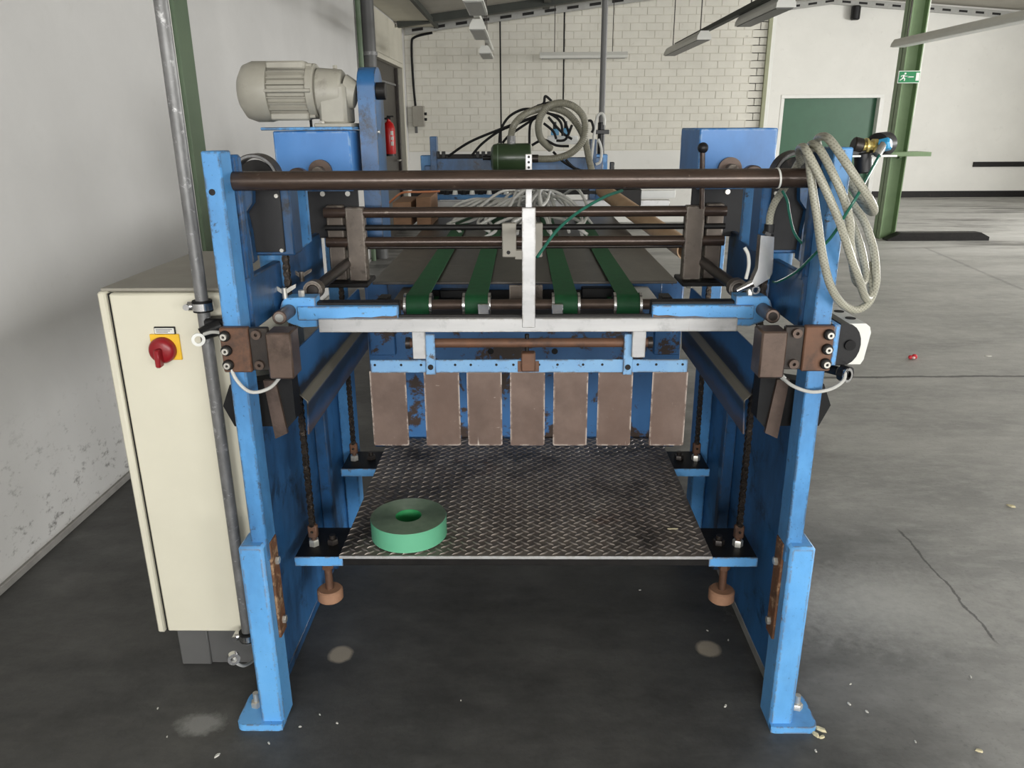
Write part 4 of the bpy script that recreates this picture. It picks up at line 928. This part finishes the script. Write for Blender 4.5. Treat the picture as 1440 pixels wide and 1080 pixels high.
P().box(-.52 + MX, .52 + MX, 2.86, 2.87, .3, DZ - .11, .002).build('shade_backing', 'black_steel', cv)  # black backing added for the dark interior behind the rollers
P().box(-.43 + MX, .43 + MX, 2.735, 2.742, .86, .984, .002).build('roller_shade_sheet', 'black_rubber', cv)  # black sheet added to stand in for shade between the rollers
# ================================================================== sheet feeder with vacuum hoses
FYD = 5.45
fd = thing('sheet_feeder', (MX, 5.6, 0), 'blue feeder frame with olive tank and coiled suction hose behind the conveyor', 'machine')
def F(name, p, mat, parent=None): return p.build(name, mat, parent or fd)
X0, X1, Z0, Z1 = pr(612, 222, 848, 246, FYD)
F('beam', P().box(X0, X1, FYD, FYD + .08, Z0 - .03, Z1, .004), 'blue_dark')
F('beam_top_strip', P().pbox(613, 217, 700, 223, FYD, .05, .002), 'black_steel')
for px in (616, 624, 672, 680, 688): F('beam_clamp', P().pbox(px - 3, 213, px + 2, 222, FYD - .01, .03, .002), 'black_plastic')
F('end_plate', P().pbox(606, 192, 615, 300, FYD - .03, .12, .003), 'blue_dark')
F('end_plate', P().pbox(829, 196, 838, 300, FYD - .0, .12, .003), 'blue_dark')
F('end_knob', P().pbox(597, 233, 607, 242, FYD, .05, .004), 'blue_dark')
for px in (600, 846): 
    xx = at(px, 300, FYD).x; F('leg', P().box(xx - .04, xx + .04, FYD + .1, FYD + .18, 0, 1.35, .004), 'blue')
F('suction_rail', P().pbox(612, 274, 722, 281, FYD - .2, .06, .003), 'blue')
F('guide_profile', P().pbox(600, 282, 942, 291, FYD - .35, .05, .003), 'alu')
F('valve_block', P().pbox(770, 191, 813, 203, FYD + .05, .06, .003), 'white')
F('cross_plate', P().pbox(608, 268, 900, 274, FYD, .1, .003), 'black_steel')
for px in range(628, 722, 12): F('suction_cup', P().cyl(at(px, 268, FYD - .17), at(px, 276, FYD - .17), .014, 12, .022), 'light_plastic' if (px // 12) % 2 else 'black_rubber')
F('return_panel', P().pbox(880, 268, 950, 279, FYD + .4, .05, .003), 'white')
# tank
Yt = 5.15; c0 = at(690, 222, Yt); c1 = at(747, 222, Yt); rt = .089; L = c1.x - c0.x
tk = F('vacuum_tank', P().lathe((c0.x, Yt, c0.z), (1, 0, 0), [(0, 0), (rt * .7, .004), (rt * .92, .018), (rt, .045), (rt, L - .02), (rt * .96, L - .006), (rt * .6, L), (0, L)], 36), 'tank')
F('tank_band', P().ring((c0.x + .045, Yt, c0.z), (1, 0, 0), rt, rt + .002, .006, 36), 'column_dark', tk)
q = at(719, 200, Yt); F('hose_clip', P().cyl((q.x, Yt, c0.z + rt - .01), (q.x, Yt, c0.z + rt + .045), .027, 20), 'galv', tk)
F('tank_stub', P().cyl((c0.x - .05, Yt, c0.z), (c0.x, Yt, c0.z), .014, 12), 'black_steel', tk)
q = at(752, 223, Yt); F('side_stub', P().cyl((c1.x - .002, Yt, q.z), (c1.x + .045, Yt, q.z), .025, 16), 'dark_steel', tk)
def pth(lst, Y, dy=None): return [at(x, y, Y + (dy[i] if dy else 0)) for i, (x, y) in enumerate(lst)]
h1 = [(719.5, 198), (719, 189), (724, 174), (738, 161), (755.5, 154), (773, 151), (795.5, 158), (811, 174), (822, 196), (829, 227), (833, 243)]
h2 = [(751, 223), (768, 223.5), (784, 222), (803, 215), (818, 200), (823, 182), (820, 164), (807, 150), (789, 145), (771, 150), (760, 164), (757, 180), (761, 196), (774, 209)]
F('spiral_hose', P().tube(pth(h1, Yt, [0, 0, 0, .02, .05, .08, .1, .1, .1, .1, .1]), .021, 12, 8, .0022, .011), 'hose_spiral')
F('spiral_hose', P().tube(pth(h2, Yt, [0, 0, -.01, -.02, -.03, -.03, -.03, -.03, -.03, -.03, -.02, 0, .05, .12]), .021, 12, 8, .0022, .011), 'hose_spiral')
def zc(u, v): return (560 + u / 4.5, 120 + v / 4.5)
cabs = [[(315, 450), (450, 360), (640, 280), (830, 210), (900, 185)], [(465, 445), (530, 370), (640, 290), (760, 240), (880, 195)], [(640, 365), (650, 280), (700, 200), (780, 155), (850, 150)],
        [(830, 370), (835, 250), (870, 200), (900, 180)], [(660, 365), (700, 320), (800, 250), (880, 200)], [(880, 130), (920, 115), (928, 72), (945, 76), (970, 100)], [(840, 150), (900, 125), (960, 108)],
        [(950, 200), (1000, 260), (1050, 310), (1100, 340)], [(920, 240), (980, 290), (1000, 340)], [(960, 180), (1040, 210), (1080, 300)], [(1000, 350), (1060, 340), (1100, 250)],
        [(1190, 230), (1220, 225), (1235, 270), (1225, 300)], [(845, 380), (920, 345), (1000, 380), (1080, 385)], [(1060, 470), (1110, 520), (1180, 545)], [(980, 420), (1040, 480), (1120, 530)], [(900, 160), (980, 190), (1030, 240), (1040, 320)]]
for i, c in enumerate(cabs): F('black_air_line', P().tube(pth([zc(*q) for q in c], 5.22 + .01 * (i % 5)), .0082, 8, 6), 'black_rubber')
for (u, v) in ((990, 290), (1060, 285)):
    x, y = zc(u, v); F('valve_knob', P().cyl(at(x, y - 13, 5.45), at(x, y - 2, 5.45), .012, 12), 'black_plastic'); F('valve_body', P().pbox(x - 5, y - 3, x + 6, y + 6, 5.42, .05, .003), 'cyan')
for c in ([(1212, 545), (1230, 400), (1245, 270), (1262, 195), (1288, 178), (1304, 205), (1304, 250)], [(1250, 500), (1280, 480), (1285, 400), (1265, 340)]):
    F('white_hose', P().tube(pth([zc(*q) for q in c], 5.3), .009, 8, 6), 'cable_grey')
ph = at(848, 190, 5.6)
F('hose_reel_lever', P().pbox(858, 228, 864, 242, 5.4, .04, .004), 'black_plastic')
# bundles of clear tubes
rnd = random.Random(5)
for i in range(24):
    x0 = 745 + rnd.uniform(-10, 50); x1 = 636 + i * 8.4 + rnd.uniform(-12, 12)
    Ya = 4.9 + rnd.uniform(-.25, .2); Yb = 3.9 + rnd.uniform(-.25, .35); sw_ = rnd.uniform(-26, 26)
    pts = [at(x0, rnd.uniform(274, 290), Ya), at(x0 * .7 + x1 * .3 + sw_ * .6, rnd.uniform(264, 278), Ya * .7 + Yb * .3), at(x0 * .4 + x1 * .6 + sw_, rnd.uniform(283, 302), Ya * .4 + Yb * .6), at(x1 + sw_ * .3, rnd.uniform(304, 318), Yb + .1), at(x1, rnd.uniform(316, 326), Yb), at(x1 + rnd.uniform(-16, 16), rnd.uniform(326, 334), Yb - .04)]
    F('clear_air_tube', P().tube(pts, .0085, 8, 6), 'tube_clear')
for i in range(10):
    x0 = 688 + i * 8; F('clear_air_tube', P().tube([at(x0 + 20, 290, 4.75), at(x0, 282 + i % 4 * 2, 4.7), at(x0 - 24 + rnd.uniform(-10, 10), 280, 4.6), at(x0 - 46, 288 + i % 3 * 3, 4.45), at(x0 - 60, 299 + rnd.uniform(-4, 6), 4.3)], .0085, 8, 6), 'tube_clear')
F('side_bracket_dark', P().pbox(578, 268, 604, 292, 5.0, .15, .006), 'black_steel')
F('side_bracket_dark', P().pbox(866, 266, 902, 290, 5.0, .15, .006), 'black_steel')
# wooden blocks, cardboard tube on the conveyor
for k, (x0, y0, x1, y1, Y) in enumerate(((585, 277, 606, 292, 4.3), (552, 284, 578, 292, 4.3))):
    X0, X1, Z0, Z1 = pr(x0, y0, x1, y1, Y)
    tag(P().box(X0, X1, Y, Y + .35, DZ - .0118, Z1, .004).build('wooden_block', 'wood', origin=(X0, Y, DZ)), ('brown wooden block on the conveyor deck beside the suction rail', 'flat brown wooden block at the outer edge of the conveyor deck')[k], 'block')
a, b = atZ(945, 344, DZ + .05), atZ(862, 283, DZ + .05)
a = at(966, 352, 3.3); b = at(848, 268, 4.9)
ctb = tag(P().lathe(a, b - a, [(.038, 0), (.044, 0), (.044, (b - a).length), (.038, (b - a).length), (.038, 0)], 28).build('cardboard_tube', 'cardboard', origin=a), 'long tan cardboard tube lying across the conveyor side', 'tube')
tag(P().tube([at(540, 292, 4.4), at(552, 281, 4.4), at(566, 271, 4.4), at(590, 270, 4.5), at(618, 269, 4.6)], .006, 8).build('copper_cable', 'copper', origin=at(540, 292, 4.4)), 'thin copper-coloured cable by the wooden blocks', 'cable')
a = at(851, 0, 5.8); b = at(848, 172, 5.8)
sp_ = thing('supply_pipe', (a.x, 5.8, b.z), 'grey air supply pipe dropping from the roof to the feeder', 'pipe')
P().cyl((a.x, 5.8, b.z), (a.x, 5.8, roof(a.x)), .021, 16).build('pipe', 'cab_grey', sp_)
P().cyl((a.x, 5.8, b.z - .28), (a.x, 5.8, b.z), .026, 14, ch=.004).build('shutoff_valve', 'black_plastic', sp_)
P().box(a.x - .055, a.x + .055, 5.77, 5.785, b.z - .08, b.z - .05, .005).build('valve_handle', 'black_plastic', sp_)
P().cyl((a.x, 5.8, 1.0), (a.x, 5.8, b.z - .28), .015, 12).build('drop_pipe', 'dark_steel', sp_)
# ================================================================== loose things
# tape roll
tc = atZ(576, 752, PZ); tc = Vector((tc.x, tc.y, PZ + .003)); RO, RI, HT = .113, .039, .062
tp = thing('tape_roll', tc, 'roll of green strapping tape lying on the tread plate table', 'tape')
P().lathe(tc, (0, 0, 1), [(RI + .002, 0), (RO - .002, 0), (RO, .002)] + [(RO - (.0012 if k % 2 else 0), .002 + k * .0058) for k in range(1, 10)] + [(RO, HT - .002), (RO - .001, HT - .0005)], 72).build('outer_wrap', 'tape_side', tp)
tt = [(RI, HT)]; r = RI
while r < RO - .003: r += .0028; tt.append((r, HT - .0009)); tt.append((r + .0004, HT))
tt.append((RO - .001, HT - .0008)); P().lathe(tc, (0, 0, 1), tt, 72).build('wound_face', 'tape_top', tp)
P().lathe(tc, (0, 0, 1), [(RI, HT), (RI, 0.0)], 48).build('inner_core', 'tape_core', tp)
# air gun with its hose hanging on the right post
gx = at(1078, 355, 1.93); YG = 1.92
ag = thing('air_blow_gun', gx, 'silver air blow gun with coiled braided hose hung over the right post', 'air gun')
gb_ = P().prism([at(*q, YG) for q in ((1070, 331), (1089, 333), (1087, 372), (1086, 384), (1082, 392), (1062, 404), (1058, 396), (1066, 378))], (0, .028, 0)).build('gun_body', 'chrome', ag)
P().cyl(at(1064, 395, YG + .014), at(1036, 409, YG + .014), .011, 14, .006).build('nozzle', 'chrome', ag)
P().tube([at(1047, 348, YG + .012), at(1052, 358, YG + .008), at(1053, 374, YG + .01), at(1049, 392, YG + .012)], .0045, 8).build('trigger', 'light_plastic', ag)
P().ring(at(1063, 408, YG + .01), (0, 1, 0), .007, .011, .006, 16).build('hook_ring', 'chrome', ag)
P().cyl(at(1079, 331, YG + .014), at(1081, 327, YG + .014), .014, 6).cyl(at(1081, 327, YG + .014), at(1082, 315, YG + .014), .012, 12).build('hose_coupling', 'black_plastic', ag)
hose = [(1082, 316, 1.934), (1083, 304, 1.934), (1088, 288, 1.93), (1097, 273, 1.92), (1108, 257, 1.88), (1118, 238, 1.84), (1127, 222, 1.82),
        (1132, 210, 1.80), (1136, 214, 1.735), (1138, 225, 1.67), (1142, 260, 1.655), (1149, 305, 1.65), (1157, 360, 1.65), (1168, 402, 1.655), (1183, 426, 1.67), (1203, 436, 1.69), (1221, 426, 1.71), (1231, 402, 1.73), (1232, 380, 1.74), (1228, 348, 1.76), (1216, 313, 1.78), (1200, 289, 1.80), (1172, 250, 1.815), (1150, 222, 1.815),
        (1139, 208, 1.79), (1143, 203, 1.72), (1154, 212, 1.67), (1171, 244, 1.645), (1187, 280, 1.64), (1195, 311, 1.64), (1196, 345, 1.65), (1203, 392, 1.68), (1212, 399, 1.71), (1217, 385, 1.74), (1211, 350, 1.77), (1200, 318, 1.80), (1180, 275, 1.83), (1158, 225, 1.83),
        (1149, 199, 1.80), (1156, 192, 1.73), (1167, 197, 1.67), (1187, 225, 1.635), (1209, 259, 1.625), (1225, 284, 1.635), (1229, 297, 1.66), (1222, 296, 1.70), (1208, 278, 1.76), (1195, 255, 1.80)]
P().tube([at(*q) for q in hose], .0088, 12, 6).build('braided_hose', 'hose_clear', ag)
hose2 = [(1126, 228, 1.80), (1124, 211, 1.76), (1130, 207, 1.70), (1136, 216, 1.66), (1150, 243, 1.642), (1167, 280, 1.635), (1182, 316, 1.635), (1196, 360, 1.645), (1208, 393, 1.66), (1218, 420, 1.70), (1226, 408, 1.73), (1222, 370, 1.77)]
P().tube([at(*q) for q in hose2], .0088, 12, 6).build('braided_hose', 'hose_clear', ag)
for k, (c, lab) in enumerate((([(1238, 216, 1.75), (1222, 245, 1.68), (1205, 276, 1.62), (1190, 300, 1.625), (1170, 332, 1.66), (1145, 358, 1.70), (1120, 382, 1.80), (1095, 396, 1.88), (1087, 396, 1.92)], 'thin green air line from the regulator to the blow gun'),
                              ([(1100, 268, 1.80), (1107, 282, 1.80), (1110, 300, 1.80), (1116, 325, 1.80), (1126, 340, 1.80), (1138, 346, 1.80), (1150, 336, 1.78)], 'thin green air line drooping below the tube end'),
                              ([(875, 268, 2.2), (850, 277, 2.15), (815, 297, 2.08), (785, 322, 2.02), (765, 348, 1.98), (755, 362, 1.96)], 'thin green air line arching to the upright aluminium bar'))):
    p = [at(*q) for q in c]; tag(P().tube(p, .0032 if k < 2 else .0042, 8, 6).build('air_line', 'hose_green', origin=p[0]), lab, 'hose')
# floor litter
def chip(px, py, s, mat, name, label, cat, grp=None, flat=.35, rot=None):
    c = atZ(px, py, 0); p = P(); n = 7; th0 = rnd.uniform(0, 6)
    ring = [(s * rnd.uniform(.7, 1.15) * math.cos(th0 + 6.283 * k / n), s * .5 * rnd.uniform(.7, 1.15) * math.sin(th0 + 6.283 * k / n)) for k in range(n)]
    a = rot if rot is not None else rnd.uniform(0, 3); ca, sa = math.cos(a), math.sin(a)
    lo = [(c.x + u * ca - v * sa, c.y + u * sa + v * ca, 0) for u, v in ring]; hi = [(c.x + .75 * (u * ca - v * sa), c.y + .75 * (u * sa + v * ca), s * flat * rnd.uniform(.8, 1.2)) for u, v in ring]
    p.add(lo + hi, [list(range(n)), list(range(n, 2 * n))] + [[k, (k + 1) % n, n + (k + 1) % n, n + k] for k in range(n)])
    return tag(p.build(name, mat, origin=c, smooth=False), label, cat, grp)
for px, py, s in ((1154, 1026, .016), (1147, 1033, .014), (1156, 1037, .012)): chip(px, py, s, 'chip', 'wood_chip', 'pale yellow wood chip on the floor by the right foot plate', 'chip', 'chips by the right foot plate')
for px, py, s in ((1219, 1001, .007), (1194, 990, .008), (1196, 962, .005), (1365, 952, .007), (1287, 1043, .006), (1147, 1056, .007)): chip(px, py, s, 'stone_chip', 'crumb', 'small pale crumb on the floor right of the machine', 'crumb', 'crumbs right of the machine')
for px, py, s in ((474, 1017, .006), (422, 1022, .006), (378, 1045, .006), (305, 1063, .010), (235, 1036, .004), (222, 996, .005), (1020, 993, .008), (995, 887, .005), (1024, 900, .005), (648, 985, .004), (900, 830, .005), (450, 1005, .005)): chip(px, py, s, 'stone_chip', 'crumb', 'tiny pale crumb on the dark floor under and left of the machine', 'crumb', 'crumbs on the dark floor')
chip(1377, 1056, .012, 'chip', 'wood_chip', 'single pale wood chip lying alone on the floor', 'chip')
chip(1422, 712, .02, 'chip', 'wood_splinter', 'tan wood splinter on the grey floor', 'chip', None, .3, 2.4)
chip(1390, 501, .03, 'stone_chip', 'paper_scrap', 'flat white paper scrap beside the red scrap on the floor', 'scrap', None, .15, 0)
rg_ = atZ(1283, 505, 0); sc2 = thing('red_scrap', rg_, 'crumpled red plastic scrap on the grey floor', 'scrap')
P().ball((rg_.x + .012, rg_.y, .018), .02, 8, 5, .9).ball((rg_.x - .015, rg_.y, .014), .016, 8, 5, .9).build('red_bits', 'rag_red', sc2)
P().ball((rg_.x + .0, rg_.y - .014, .014), .012, 8, 5, .8).build('pale_bit', 'scrap_pink', sc2)
b_ = P().box(-.011, .011, -.002, .002, 0, .002, .0005); c = atZ(946, 744, PZ + .003)
P_ = P().box(c.x - .016, c.x + .016, c.y - .002, c.y + .002, PZ + .003, PZ + .0055, .0005)
tag(P_.build('splinter', 'chip', origin=(c.x, c.y, PZ + .003)), 'thin pale splinter on the tread plate table', 'chip')
